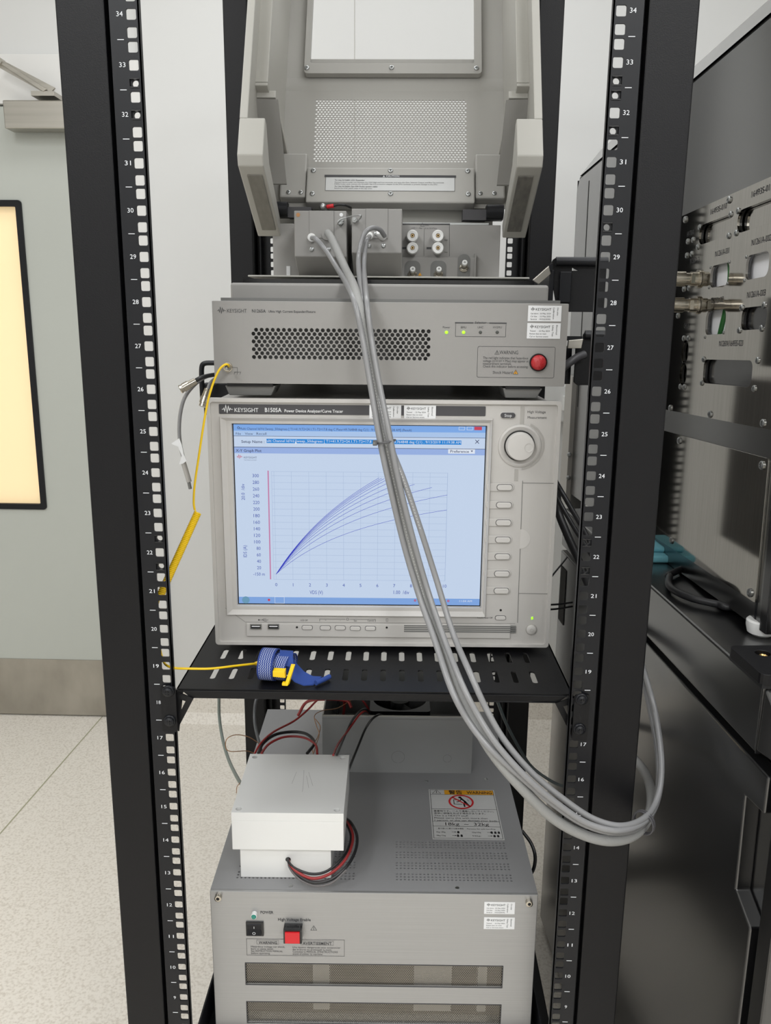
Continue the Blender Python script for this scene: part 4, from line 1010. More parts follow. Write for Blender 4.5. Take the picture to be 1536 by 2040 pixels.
p = wp(.575, .098); mb.text('WARNING', p[0], p[1], .0078, w=.039, y=z2, plane='xy', bold=True)
for i, (t, w_) in enumerate((('重量物です。一人で運搬しないでください。', .88), ('身体に損傷を及ぼす場合があります。', .75), ('This is a HEAVY stuff.', .50), ('Please carry this with more than', .77), ('1 person, or this can damage your body.', .91))):
    p = wp(.05, .475+.046*i); mb.text(t, p[0], p[1], .0036, w=w_*Wd, y=zz, plane='xy')
p = wp(.20, .745); mb.text('18kg  ~  32kg', p[0], p[1], .0080, w=.62*Wd, y=zz, plane='xy')
p = wp(.09, .815); mb.text('取り扱いに関する基本規程', p[0], p[1], .0028, w=.36*Wd, y=zz, plane='xy'); p = wp(.50, .815); mb.text('Persons for safe handling', p[0], p[1], .0026, w=.40*Wd, y=zz, plane='xy')
for (u_, v_, t) in ((.06, .88, '0kg-18kg'), (.06, .945, '18kg-32kg'), (.56, .88, '32kg-55kg'), (.56, .945, '55kg-')):
    p = wp(u_, v_); mb.text(t, p[0], p[1], .0028, w=.013, y=zz, plane='xy')
    q = wp(u_+.22, v_-.012); mb.line([q, (q[0]+.004, q[1])], .0006, zz, 'xy'); mb.add([(q[0]+.004, q[1]-.0012, zz), (q[0]+.0065, q[1], zz), (q[0]+.004, q[1]+.0012, zz)], [(0, 1, 2)])
for (u_, v_) in ((.37, .86), (.36, .925), (.41, .925), (.84, .86), (.89, .86), (.94, .86), (.87, .925), (.92, .925)):
    x, y = wp(u_, v_); mb.ring(x, y, .0008, .0016, zz, n=10, plane='xy'); mb.add([(x-.0014, y-.0040, zz), (x+.0014, y-.0040, zz), (x+.0018, y-.0012, zz), (x-.0018, y-.0012, zz)], [(0, 1, 2, 3)])
# person lifting a box, under the prohibition ring
cx_, cy_ = wp(.47, .27)
mb.line([(cx_-.011, cy_+.006), (cx_-.011, cy_-.006), (cx_+.001, cy_-.006)], .0011, zz, 'xy'); mb.line([(cx_-.011, cy_+.006), (cx_-.003, cy_+.006)], .0011, zz, 'xy')
mb.ring(cx_-.001, cy_+.0125, .0012, .0026, zz, n=12, plane='xy')
mb.line([(cx_, cy_+.011), (cx_+.006, cy_+.001), (cx_+.010, cy_-.008), (cx_+.0125, cy_-.012)], .0032, zz, 'xy'); mb.line([(cx_+.006, cy_), (cx_+.004, cy_-.006), (cx_+.0045, cy_-.012)], .0024, zz, 'xy')
mb.line([(cx_+.001, cy_+.008), (cx_-.002, cy_+.002), (cx_-.006, cy_)], .0018, zz, 'xy'); mb.line([(cx_+.010, cy_+.006), (cx_+.012, cy_+.003)], .0007, zz, 'xy')
mb.build('sticker_print', M_inkb, ws)
MB().add([(*wp(.235, .015), zz-.0001), (*wp(.98, .015), zz-.0001), (*wp(.98, .113), zz-.0001), (*wp(.235, .113), zz-.0001)], [(0, 1, 2, 3)]).build('orange_band', M_orange, ws)
mb = MB(); mb.ring(cx_, cy_, .0178, .0029, zz+.0003, n=40, plane='xy'); mb.line([(cx_-.0118, cy_+.0118), (cx_+.0118, cy_-.0118)], .0024, zz+.0003, 'xy'); mb.build('prohibition_ring', M_redink, ws)

# ================================================================= open junction box with fan
TZ = .4895
def onuv(x, y, z=0): c, s = cos(.02), sin(.02); return (-.2079+x*c-y*s, .055+x*s+y*c, TZ+z)
JB = tag(empty('junction_box', onuv(.1215, .294), (0, 0, .02)), 'open-topped grey metal box with round knockouts, standing at the back of the lowest unit', 'box')
JW, JH, JD = .2415, .099, .208
plate([(0, 0), (JW, 0), (JW, JH), (0, JH)], [], .0015, 'front_wall', M_box, JB, y=0)
MB().box(0, .0015, .0015, JD, 0, JH).box(JW-.0015, JW, .0015, JD, 0, JH).box(0, JW, JD-.0015, JD, 0, JH).box(.0015, JW-.0015, .0015, JD, .0, .0015).build('box_shell', M_box, JB)
MB().box(.0, JW, -.0005, .003, JH-.0005, JH+.0008).box(0, .0022, 0, JD, JH-.0005, JH+.0008).build('folded_rim', M_lidl, JB, bevel=.0003)
mb = MB()
for (p, r) in ((((0.2437,0.028)[0]-.1215, (0.2437,0.028)[1]), .0105), (((0.3233,0.0264)[0]-.1215, (0.3233,0.0264)[1]), .0066), (((0.1633,0.027)[0]-.1215, (0.1633,0.027)[1]), .0066)):
    mb.ring(p[0], p[1], r, .0005, -.0003, n=36, a0=-pi/2+.12, a1=1.5*pi-.12)
mb.line([(0, JH-.0045), (JW, JH-.0045)], .0004, -.0003)
mb.build('knockout_rings', M_greyd, JB)
fan = tag(empty('cooling_fan', onuv(.1215+.125, .294+.085, .0025), (0, 0, .02)), 'black axial fan lying face up inside the open grey junction box', 'fan')
plate(rrect(-.05, .05, -.05, .05, .006), [circ(0, 0, .046, 32)], .022, 'fan_frame', M_rail, fan, plane='xy', y=.066)
mb = MB(); mb.cyl((0, 0, .068), (0, 0, .086), .017, n=28)
mb.build('fan_hub', M_deep, fan)
mb = MB()
for k in range(7):
    a_ = 2*pi*k/7; 
    q = [(.015, a_, .070), (.044, a_+.1, .070), (.044, a_+.75, .084), (.015, a_+.6, .084)]
    vs = [(r*cos(t), r*sin(t), z) for r, t, z in q]; mb.add(vs+[(x_, y_, z_+.001) for x_, y_, z_ in vs], [(0, 1, 2, 3), (4, 5, 6, 7), (0, 1, 5, 4), (1, 2, 6, 5), (2, 3, 7, 6), (3, 0, 4, 7)])
mb.build('fan_blades', M_deep, fan)
MB().box(-.05, .05, -.05, .05, 0, .066).build('fan_bracket', M_deep, fan)

# ================================================================= white nylon case
WC = tag(empty('nylon_case', onuv(.0265, .0215), (0, 0, .02)), 'white machined nylon case with overhanging screwed lid, sitting on the left of the lowest unit', 'case')
lw, ld_, lz0, lz1 = .1445, .149, .0455, .0995
cxy = [(.0085, .0085), (lw-.009, .0085), (.0085, ld_-.009), (lw-.009, ld_-.009)]
MB().box(0, lw, 0, ld_, lz0, lz1-.012).build('lid_body', M_plast, WC, bevel=.0008)
plate([(0, 0), (lw, 0), (lw, ld_), (0, ld_)], [circ(x, y, .0040) for x, y in cxy], .012, 'lid_top', M_plast, WC, plane='xy', y=lz1-.012, bevel=.0005)
for x, y in cxy:
    s_ = MB(); s_.lathe((x, y, lz1-.0115), (0, 0, 1), [(0, .0030), (.003, .0030), (.004, .0024), (.0035, .0012), (.001, .0011)], 18); s_.build('sunk_screw', M_zinc, WC, smooth=True); MB().cyl((x, y, lz1-.0119), (x, y, lz1-.0112), .0039).build('screw_shade_disc', M_ink, WC)  # dark disc paints shade into the bottom of each white screw hole
MB().box(.0085, .1275, .0065, .135, 0, lz0).build('case_base', M_plast, WC, bevel=.0008)
mb = MB(); 
for (a, b) in (((.083, .105), (.086, .062)), ((.086, .062), (.0865, .05)), ((.070, .07), (.073, .10)), ((.09, .10), (.099, .065)), ((.088, .09), (.094, .06))): mb.line([a, b], .0004, lz1+.0001, 'xy')
mb.build('scratches', mat('scratch_grey', (170, 168, 166), .6), WC)
hole_c = (0.0978,0.0275)
MB().cyl((hole_c[0]-.0265, .0060, hole_c[1]+.0), (hole_c[0]-.0265, .0070, hole_c[1]+.0), .0034).build('cable_hole', M_deep, WC)

# wires leaving the hole and looping round the right side of the case
def wire(nm, pts, r, m, label, group=None, cat='wire', n=8):
    return tag(MB().tube(pts, r, n=n).build(nm, m), label, cat, group)
G = 'red and black wires looping out of the nylon case'
wire('red_wire', [(-0.1104,0.083,0.5177),(-0.1064,0.073,0.5183),(-0.0964,0.066,0.5126),(-0.0766,0.062,0.5065),(-0.0556,0.066,0.5101),(-0.0392,0.08,0.5166),(-0.0301,0.1,0.5229),(-0.0287,0.13,0.5236),(-0.037,0.16,0.5228),(-0.047,0.19,0.5125),(-0.0541,0.215,0.5191)], .0019, M_redw, 'red wire in the loop in front of the white nylon case', G)
wire('black_wire', [(-0.1098,0.083,0.5155),(-0.105,0.072,0.5146),(-0.0949,0.064,0.509),(-0.0749,0.058,0.5037),(-0.0519,0.06,0.5073),(-0.0333,0.07,0.5188),(-0.0232,0.095,0.5251),(-0.023,0.125,0.5271),(-0.0325,0.155,0.5262),(-0.0452,0.185,0.5174),(-0.0541,0.215,0.5191)], .0021, M_blkw, 'outer black wire in the loop in front of the white nylon case', G)
wire('black_wire', [(-0.111,0.083,0.5199),(-0.1078,0.074,0.5198),(-0.098,0.068,0.5155),(-0.0783,0.066,0.5102),(-0.0591,0.069,0.5122),(-0.0421,0.083,0.5189),(-0.0331,0.105,0.5216),(-0.0317,0.133,0.5215),(-0.0393,0.163,0.5184),(-0.0478,0.19,0.5109),(-0.0541,0.215,0.515)], .0017, M_blkw, 'inner black wire in the loop in front of the white nylon case', G)
wire('grey_wire', [(-0.1105,0.083,0.5147),(-0.1067,0.07,0.5153),(-0.0985,0.062,0.5103),(-0.0871,0.058,0.5041),(-0.0695,0.055,0.501),(-0.0502,0.056,0.5059),(-0.033,0.066,0.5173)], .0013, mat('wire_grey', (92, 88, 88), .4), 'thin grey wire lowest in the loop before the nylon case', G)

# wires behind the case and into the junction box
G = 'loose wires behind the nylon case'
wire('red_wire', [(-0.1812,0.24,0.581),(-0.1748,0.26,0.5882),(-0.1623,0.3,0.5856),(-0.1367,0.34,0.5836),(-0.1173,0.36,0.5932),(-0.1021,0.37,0.6062),(-0.0874,0.37,0.6153)], .0016, M_redw, 'red wire rising from the case to the back right over the grey cover', G)
wire('black_wire', [(-0.1752,0.24,0.5828),(-0.1729,0.27,0.5829),(-0.1585,0.3,0.5815),(-0.1341,0.32,0.5758),(-0.1116,0.31,0.5773),(-0.0973,0.28,0.5792),(-0.1045,0.25,0.5781)], .0024, M_blkw, 'black wire arching behind the nylon case lid', G)
wire('red_wire', [(-0.1708,0.24,0.5821),(-0.1653,0.27,0.5806),(-0.1493,0.29,0.5811),(-0.1314,0.3,0.5787),(-0.1114,0.295,0.5784),(-0.0939,0.27,0.5814),(-0.0895,0.25,0.5776)], .0018, M_redw, 'red wire arching just below the black arch behind the case', G)
wire('grey_cable', [(-0.1719,0.25,0.5749),(-0.1816,0.28,0.5789),(-0.1921,0.31,0.5865),(-0.197,0.33,0.5976),(-0.1968,0.34,0.6142),(-0.1926,0.35,0.6268)], .0024, mat('cable_midgrey', (82, 84, 86), .4), 'grey cable rising from the left rear corner of the nylon case', G)
wire('red_wire', [(-0.0629,0.22,0.5933),(-0.0598,0.27,0.5839),(-0.0506,0.31,0.5812),(-0.0413,0.335,0.5857),(-0.0324,0.345,0.5947),(-0.0235,0.36,0.5944),(-0.0171,0.4,0.5675)], .0017, M_redw, 'red wire climbing the front of the junction box', G)
wire('black_wire', [(-0.0578,0.22,0.5935),(-0.0553,0.27,0.584),(-0.0498,0.32,0.5803),(-0.0421,0.335,0.5917),(-0.0307,0.343,0.6026),(-0.0211,0.36,0.5962),(-0.0138,0.4,0.564)], .0018, M_blkw, 'black wire beside the red one on the junction box front', G)
wire('black_wire', [(-0.0426,0.22,0.565),(-0.0386,0.27,0.5569),(-0.0311,0.31,0.5621),(-0.0222,0.335,0.5757),(-0.0115,0.343,0.5892),(-0.0009,0.36,0.5879),(0.0079,0.4,0.5627)], .0019, M_blkw, 'single black wire crossing the junction box front', G)
wire('red_wire', [(-0.1457,0.46,0.5338),(-0.1284,0.45,0.5645),(-0.0924,0.42,0.5843),(-0.0571,0.4,0.5919),(-0.0482,0.39,0.5844)], .0026, M_redw, 'thick red wire arching into the junction box from the left', G)
wire('red_wire', [(-0.0637,0.42,0.5556),(-0.062,0.42,0.574),(-0.0629,0.41,0.6014)], .0022, M_redw, 'upright red wire inside the junction box', G)
wire('red_wire', [(-0.018,0.42,0.563),(-0.0316,0.42,0.5838),(-0.0468,0.42,0.5926)], .0018, M_redw, 'slanting red wire inside the junction box beside the fan', G)
wire('black_wire', [(-0.0731,0.41,0.5604),(-0.0721,0.42,0.5783),(-0.0746,0.42,0.5965)], .0022, M_blkw, 'upright black wire at the left inside the junction box', G)
wire('copper_wire', [(-0.1846,0.25,0.577),(-0.1937,0.24,0.5856),(-0.2115,0.22,0.5954),(-0.2187,0.22,0.6008),(-0.2167,0.22,0.6151),(-0.2056,0.23,0.6165),(-0.1894,0.24,0.6083),(-0.1767,0.25,0.5936)], .0006, M_copper, 'fine copper thread looping left over the rear post', G)
wire('copper_wire', [(-0.0971,0.27,0.568),(-0.0946,0.29,0.5739),(-0.0928,0.31,0.5786),(-0.0996,0.33,0.5826),(-0.103,0.34,0.5947),(-0.0906,0.36,0.5938),(-0.0705,0.38,0.5879),(-0.0488,0.4,0.593)], .0006, M_copper, 'fine copper thread twisting up beside the junction box', G)
wire('copper_wire', [(-0.0979,0.27,0.5663),(-0.1016,0.29,0.5687),(-0.096,0.31,0.5717),(-0.0933,0.33,0.5801),(-0.1022,0.34,0.5887)], .0006, M_copper, 'second copper thread twisted beside the junction box corner', G)
wire('copper_wire', [(-0.187,0.16,0.5811),(-0.1892,0.15,0.5809),(-0.1879,0.14,0.5778)], .0005, M_copper, 'short copper thread poking out left of the nylon case')
wire('grey_green_cable', [(-0.293,0.5,0.5466),(-0.2936,0.5,0.5055),(-0.2817,0.47,0.4774),(-0.2562,0.4,0.4783),(-0.2216,0.3,0.507),(-0.1943,0.22,0.5369)], .0028, mat('cable_greygreen', (112, 120, 114), .4), 'grey green cable hanging left of the rear post and behind the nylon case', cat='cable')
wire('dark_cable', [(0.235,0.35,0.3913),(0.2491,0.34,0.3754),(0.2549,0.33,0.3594),(0.2543,0.33,0.338),(0.2503,0.34,0.3146)], .0028, M_blkw, 'black cable bulging out right of the lowest unit', cat='cable')
wire('grey_green_cable', [(0.2122,0.62,0.509),(0.2369,0.62,0.4464),(0.2708,0.62,0.383),(0.2938,0.62,0.3511),(0.3267,0.6,0.3354),(0.3543,0.58,0.333)], .0030, mat('cable_slate', (84, 92, 92), .4), 'slate cable curving behind the braided bundle towards the black prober', cat='cable')

# ================================================================= black probe station at the right
EN = tag(empty('probe_station_enclosure', (.455, 0, .9), (-.038, 0, .04)), 'tall black shielded enclosure with stainless connector plates, standing on the black cabinet at the right', 'test enclosure')
EN.rotation_euler = Euler((-.038, 0, .04))
eb0, eb1 = (0.4414,-0.0143), (0.0419,-0.0405)
et0, et1 = (0.4079,0.6535), (0.1722,0.6578)
er0, er1 = (1.0502,0.6772), (1.0824,0.393)
yf = eb1[0]; yb = er1[0]+.02; zb_ = eb1[1]; zt_ = (et0[1]+et1[1])/2; ztop = (0.4113,0.6974)[1]
def ring_prism(mb, poly, x0, x1): mb.prism(poly, 'x', x0, x1)
pa, pb, pc, pd_ = (0.3985,0.4747), (0.4257,0.2168), (0.4026,0.1913), (0.0956,0.192)
# side skin with real openings behind the two plates
py0, py1 = yf+.018, (0.4211,0.3542)[0]+.02
plz1, plz0 = pa[1], (pc[1]+pd_[1])/2
q1_, q2_, q3_ = (0.4297,0.1591), (0.075,0.1597), (0.0708,-0.0121)
l2z1 = (q1_[1]+q2_[1])/2; l2z0 = q3_[1]; ly0 = q3_[0]; ly1 = q1_[0]+.04
outl = [(yf, zb_), (yb, zb_), (yb, zt_-.02), (yb-.02, zt_), (yf, zt_)]
H_ = lambda a, b, r=.012: rrect(min(a[0], b[0]), max(a[0], b[0]), min(a[1], b[1]), max(a[1], b[1]), r, 6)
cut = [(((0.3358,0.4471), (0.2234,0.4133)), 'l'), (((0.2133,0.4509), (0.1128,0.4187)), 'l')]
def rr_uv(pl, pr, zt2, zb2, r): # left, right (image), top and bottom heights
    return rrect(pr[0], pl[0], zb2, zt2, r, 6)
c1 = rr_uv((0.3356,0.4371), (0.2294,0.4353), (0.2812,0.4503)[1], (0.2759,0.4242)[1], .012)
c2 = rr_uv((0.2108,0.4386), (0.1075,0.4341), (0.1767,0.4503)[1], (0.1712,0.423)[1], .013)
c3 = rr_uv((0.2833,0.3787), (0.2234,0.3766), (0.2529,0.3912)[1], (0.2472,0.363)[1], .010)
c4 = rr_uv((0.175,0.3811), (0.1143,0.3779), (0.1477,0.3926)[1], (0.1419,0.3642)[1], .010)
c5 = rr_uv((0.2877,0.3165), (0.2221,0.3175), (0.2572,0.3329)[1], (0.2508,0.3017)[1], .010)
c6 = rr_uv((0.1749,0.3188), (0.1079,0.3162), (0.1525,0.3314)[1], (0.1471,0.3048)[1], .010)
c7 = rr_uv((0.2827,0.2493), (0.1326,0.253), (0.2122,0.2688)[1], (0.2058,0.2372)[1], .010)
o1, o2 = (0.3572,0.2791), (0.3577,0.2475)
ro = .0165
c8 = [(o1[0]+ro*.85*cos(t), o1[1]+ro*sin(t)) for t in [2*pi*i/20 for i in range(20)]]
c9 = [(o2[0]+ro*.85*cos(t), o2[1]+ro*sin(t)) for t in [2*pi*i/20 for i in range(20)]]
cuts = [c1, c2, c3, c4, c5, c6, c7, c8, c9]
plate(outl, cuts, .003, 'side_skin', M_semiblk, EN, plane='yz', y=.0)
mb = MB()
mb.box(0, .62, yf-.0, yf+.003, zb_, zt_).box(0, .62, yb-.003, yb, zb_, zt_).box(.003, .62, yf, yb, zb_, zb_+.003)
mb.build('enclosure_body', M_semiblk, EN)
mb = MB(); mb.add([(-.0, yf, zt_+.006), (-.0, yb-.02, zt_+.006), (.035, yb-.05, ztop+.012), (.035, yf, ztop+.012), (.62, yf, ztop+.03), (.62, yb-.05, ztop+.03), (.62, yf, zt_), (.62, yb, zt_)], [(0, 1, 2, 3), (3, 2, 5, 4), (1, 7, 5, 2), (0, 3, 4, 6)])
mb.build('top_cover', M_semiblk, EN)
MB().box(.004, .6, yf+.004, yb-.004, zt_-.002, zt_+.006).build('top_seam', M_deep, EN)
MB().box(-.0015, 0, yf, yf+.016, zb_, zt_).build('corner_trim', M_glossblk, EN, bevel=.0006)
MB().box(.0, .05, yb-.0, yb+.0, zb_, zt_) 
yv = (0.9955,0.5237)[0]; MB().box(-.0006, 0, yv-.002, yv+.002, zb_+.2, zt_-.02).build('panel_seam', M_deep, EN)
up = plate(rrect(py0, py1, plz0, plz1, .004), cuts, .003, 'connector_plate', M_plate, EN, plane='yz', y=-.003, bevel=.0004)
lp = MB().prism(rrect(ly0, ly1, l2z0, l2z1, .004), 'x', -.003, 0).build('blank_plate', M_plate, EN, bevel=.0004)
# what shows through the openings
def backing(loop, nm, m, dx=.016):
    ya, yb2 = min(p[0] for p in loop), max(p[0] for p in loop); za, zb3 = min(p[1] for p in loop), max(p[1] for p in loop)
    return MB().box(dx, dx+.002, ya-.03, yb2+.03, za-.014, zb3+.014).build(nm, m, EN)
for c in (c1, c2): backing(c, 'blanking_plate', M_plate, .0045)
M_inner = mat('inner_white_cover', (250, 250, 252), .35)
for c in (c3, c4, c5): backing(c, 'inner_cover', M_inner, .0070)
for c in (c6, c7, c8, c9): backing(c, 'blanking_plate', M_glossblk if c in (c7, c6) else M_plate, .0045)
# buttonhead screws around the plates
for i, p in enumerate([(0.393,0.4673), (0.2407,0.4686), (0.3991,0.1954), (0.2469,0.1968), (0.0915,0.1979), (0.3342,0.4483), (0.3362,0.4225), (0.2323,0.4497), (0.233,0.4237), (0.2103,0.4504), (0.2108,0.4243), (0.3765,0.4349), (0.3563,0.4344), (0.3764,0.4155), (0.3571,0.4154), (0.3786,0.3687), (0.358,0.3686), (0.3954,0.3317), (0.1762,0.332), (0.1161,0.3317), (0.1778,0.305), (0.1172,0.3057), (0.3642,0.2984), (0.3464,0.2981), (0.364,0.2291), (0.3479,0.229), (0.2841,0.2689), (0.12,0.269), (0.2838,0.237), (0.1225,0.2362)]):
    screw('button_screw', EN, (-.003, p[0], p[1]), .0048 if i < 5 else .0040, M_zinc, d=(-1, 0, 0))
for p in [(0.3519,0.1507), (0.0843,0.1498), (0.3543,-0.0004), (0.0846,-0.0033)]: screw('button_screw', EN, (-.003, p[0], p[1]), .0052, M_zinc, d=(-1, 0, 0))
for p in [(0.2856,0.39), (0.2248,0.3909), (0.2853,0.3639), (0.2255,0.3644), (0.1757,0.3917), (0.1757,0.3641), (0.2858,0.2984), (0.2254,0.3031)]: screw('small_screw', EN, (-.003, p[0], p[1]), .0020, M_zinc, d=(-1, 0, 0))
# engraved numbers
mb = MB()
for p, t, w_ in (((0.2998,0.4595), '16493S-010', .052), ((0.1759,0.4599), '16493S-011', .052), ((0.3818,0.4418), 'HV-TRIAX', .028), ((0.273,0.4022), 'N1261A-001', .044), ((0.1644,0.4032), 'N1261A-002', .050), ((0.2741,0.3423), 'N1262A-002', .040), ((0.1644,0.3426), 'N1261A-003', .048), ((0.2363,0.286), 'N1260A/16493S-020', .072), ((0.3671,0.3127), 'CHUCK', .020), ((0.362,0.4022), 'N1262A-01', .034)):
    mb.text(t, p[0], p[1], .0075, w=w_, y=-.0034, plane='yz')
mb.build('engraved_numbers', M_ink, up)
# coaxial adapters sticking out of the plate
def adapter(p, label, ln=1.0, lean=0.0):
    o = tag(empty('coaxial_adapter', tuple(EN.matrix_basis @ Vector((-.003, p[0], p[1])))), label, 'connector', 'nickel adapters on the connector plate')
    d = Vector((-1, .0, lean)).normalized()
    mb = MB(); mb.lathe((0, 0, 0), d, [(0, .0125), (.003, .0125), (.003, .0098), (.012, .0098), (.012, .0085), (.020, .0085), (.020, .0105), (.034, .0105), (.034, .0080), (.044, .0080), (.044, .0088), (.060, .0088), (.060, .0070), (.040, .0060)], 24)
    b = mb.build('adapter_barrel', M_nickel, o, smooth=True)
    MB().box(-.014, -.009, -.012, -.009, -.006, .006).build('clamp_lug', M_nickel, o)
    MB().cyl(tuple(d*.05), tuple(d*.05+Vector((0, -.011, 0))), .0016, n=8).cyl(tuple(d*.05), tuple(d*.05+Vector((0, .011, 0))), .0016, n=8).build('bayonet_pin', M_nickel, o)
    return o
adapter((0.3235,0.3782), 'upper nickel coaxial adapter projecting from the black enclosure')
adapter((0.3217,0.3429), 'lower nickel coaxial adapter projecting from the black enclosure')
ge = lambda x, p: tuple(EN.matrix_basis @ Vector((x, p[0], p[1])))
tag(MB().tube([ge(.0062, (0.2492,0.404)), ge(.0062, (0.2398,0.3812)), ge(.0062, (0.2394,0.3561)), ge(.0062, (0.2455,0.3311)), ge(.0062, (0.253,0.3121)), ge(.0062, (0.2616,0.2895))], .0042).build('green_cable', M_green), 'thick green cable seen through two openings of the connector plate', 'cable')

CB = tag(empty('probe_station_cabinet', (.4045, -.0744, .845), (0, 0, .066)), 'low glossy black floor cabinet with chamfered top edge at the right', 'cabinet')
zf_ = -.845+FZ+.02
cbk = (0.8303,-0.4645)[0]; zh = (1, (0.3303,-0.0808), (-0.0295,-0.082))
zg = (zh[1][1]+zh[2][1])/2
hA, hB, hC, hD = (0.0114,-0.1309), (0.0085,-0.2435), (-0.0302,-0.2615), (-0.0292,-0.1269)
MB().box(.0, .9, .0, cbk, zg+.006, .0).build('top_unit', M_semiblk, CB, bevel=.003)
yfr = zh[2][0]+.0
out = [(yfr, zf_), (cbk, zf_), (cbk, zg-.004), (yfr, zg-.004), (yfr, hD[1]), (hA[0], hA[1]), (hB[0], hB[1]), (yfr+.002, hC[1]-.0)]
out = [(yfr+.004, zf_), (cbk, zf_), (cbk, zg-.004), (yfr, zg-.004), (yfr, hD[1]), (hA[0], hA[1]), (hB[0], hB[1]), (hC[0], hC[1]), (hC[0], zf_)]
plate(out[1:], [], .018, 'side_panel', M_semiblk, CB, plane='yz', y=0, bevel=.002)
MB().box(.018, .9, yfr-.03, cbk-.01, zf_, zg+.006).build('carcass', M_semiblk, CB)
MB().box(.002, .9, -.07, yfr-.012, zf_, zg+.004).build('front_drawer', M_semiblk, CB, bevel=.003)
MB().hexa([(.0, .0, zg+.006), (.9, 0, zg+.006), (.9, .002, zg+.006), (.0, .002, zg+.006), (0, 0, 0), (.9, 0, 0), (.9, .002, 0), (0, .002, 0)]).build('front_edge', M_semiblk, CB)
MB().hexa([(.012, -.055, zg+.01), (.9, -.055, zg+.01), (.9, .0, zg+.01), (.0, .0, zg+.01), (.012, -.045, -.05), (.9, -.045, -.05), (.9, .0, -.001), (.002, .0, -.001)]).build('sloped_front', M_semiblk, CB, bevel=.002)
k1, k2 = (0.7988,-0.1148), (0.8017,-0.2274)
MB().box(-.0015, 0, k1[0]-.02, k1[0]+.02, k2[1], k1[1]).build('side_handle', M_deep, CB, bevel=.0006)
for yy in (.05, cbk-.06): MB().cyl((.06, yy, zf_-.02), (.06, yy, zf_+.01), .02).build('leveling_foot', M_rail, CB)
# things on the cabinet top (z = .845)
def onz(p, z=.845): return (p[0], p[1], z)
bp0 = (0.4007,-0.0091,0.861); bp1 = (0.4006,-0.0784,0.861)
BL = tag(empty('mounting_block', (bp1[0]-.002, bp1[1]-.004, .845), (0, 0, .066)), 'small black anodised block with brass screws on the front corner of the cabinet top', 'block')
bd = abs(bp0[1]-bp1[1])
plate(rrect(0, .09, 0, bd+.01, .008), [circ(.028, bd-.012, .0082), circ(.030, .018, .0082)], .012, 'block_body', M_black, BL, plane='xy', y=.004, bevel=.0012)
MB().box(.002, .088, .002, bd+.008, 0, .005).build('block_base', M_rail, BL)
for yy in (bd-.012, .018): MB().lathe((.029, yy, .005), (0, 0, 1), [(0, .0055), (.007, .0055), (.008, .0045), (.007, .0025), (.004, .002)], 20).build('brass_screw', M_brass, BL, smooth=True)
ft = (0.4435,0.0377,0.86)
FT = tag(empty('machine_foot', (ft[0]+.018, ft[1]+.035, .845)), 'white rounded foot under the front corner of the black enclosure', 'foot')
MB().lathe((0, 0, 0), (0, 0, 1), [(0, .010), (.004, .016), (.012, .018), (.018, .018), (.020, .016)], 32).build('foot_pad', M_plast, FT, smooth=True)
MB().cyl((0, 0, .02), (0, 0, .05), .010, n=24).build('foot_stem', M_rail, FT)
FT2 = (0.4421,0.0468,0.87)
tag(MB().tube([(.62, .22, .851), (0.4669,0.1521,0.853), (0.4399,0.1604,0.853), (0.4125,0.1851,0.853), (0.4008,0.2271,0.853), (0.4135,0.2737,0.853), (0.4351,0.3067,0.853), (.62, .50, .853)], .0050).build('black_cable', M_blkw), 'black cable lying in a bend on the cabinet top under the enclosure', 'cable')
tc = (0.4396,0.4093,0.85)
tcl = MB().box(tc[0]-.05, tc[0]+.06, tc[1]-.04, tc[1]+.06, .8455, .857); tcl.box(tc[0]-.04, tc[0]+.055, tc[1]-.02, tc[1]+.06, .857, .866)
tag(tcl.build('folded_cloth', M_teal, bevel=.005, seg=3), 'folded pale teal wipe on the cabinet behind the right rack post', 'cloth')

# rear steel box with two screws, in the gap beside the right rail
rb = (0.4025,1.05,1.0569); rb2 = (0.4158,1.05,0.7848)
RB = tag(empty('control_box', (rb2[0]+.0, 1.02, .7)), 'grey steel box with two screws, standing behind the right rail on the cabinet', 'box')
MB().box(0, .035, 0, .10, rb2[2]-.7, rb[2]-.7+.03).build('box_body', M_greyd, RB, bevel=.002)
MB().box(-.012, .0, 0, .08, rb2[2]-.7+.01, rb[2]-.7+.03).build('side_flange', M_beiged, RB, bevel=.001)
for uv in ((0.4065,1.02,0.9107), (0.4073,1.02,0.8573)): screw('box_screw', RB, (uv[0]-RB.location[0], 0, uv[2]-.7), .0055, M_zinc)

# ================================================================= brackets beside the expander
def bracket(nm, y, pts_uv, label, ext):
    o = tag(empty(nm, (pts_uv[0][0], y, pts_uv[0][2])), label, 'bracket', 'black side brackets right of the expander')
    return o
ba, bb = (0.2268,0.3,1.2909), (0.31,0.3,1.2195)
BR = tag(empty('side_bracket', (ba[0], .30, bb[2])), 'upper black textured steel bracket between the expander and the right rail', 'bracket')
bw, bhh = .075, ba[2]-bb[2]
plate([(0.012, 0), (bw, 0), (bw, bhh), (.008, bhh), (.003, bhh-.003), (.0, bhh-.008), (.003, bhh-.013), (0.0, bhh-.018)], [[(.029, bhh-.0135), (.037, bhh-.0175), (.029, bhh-.0175)]], .003, 'bracket_plate', M_black, BR, y=0, bevel=.0006)
MB().cyl((.006, -.004, bhh-.006), (bw, -.004, bhh-.006), .006, n=20).build('rolled_edge', M_rail, BR)
MB().box(.0125, .028, -.006, 0, .012, bhh-.019).box(-.002, .004, -.008, .10, .0, bhh-.017).build('inner_flange', M_rail, BR, bevel=.001)
l0, l1, l2, l3 = (0.2021,0.296,1.2606), (0.2227,0.296,1.279), (0.2259,0.296,1.2686), (0.2105,0.296,1.2554)
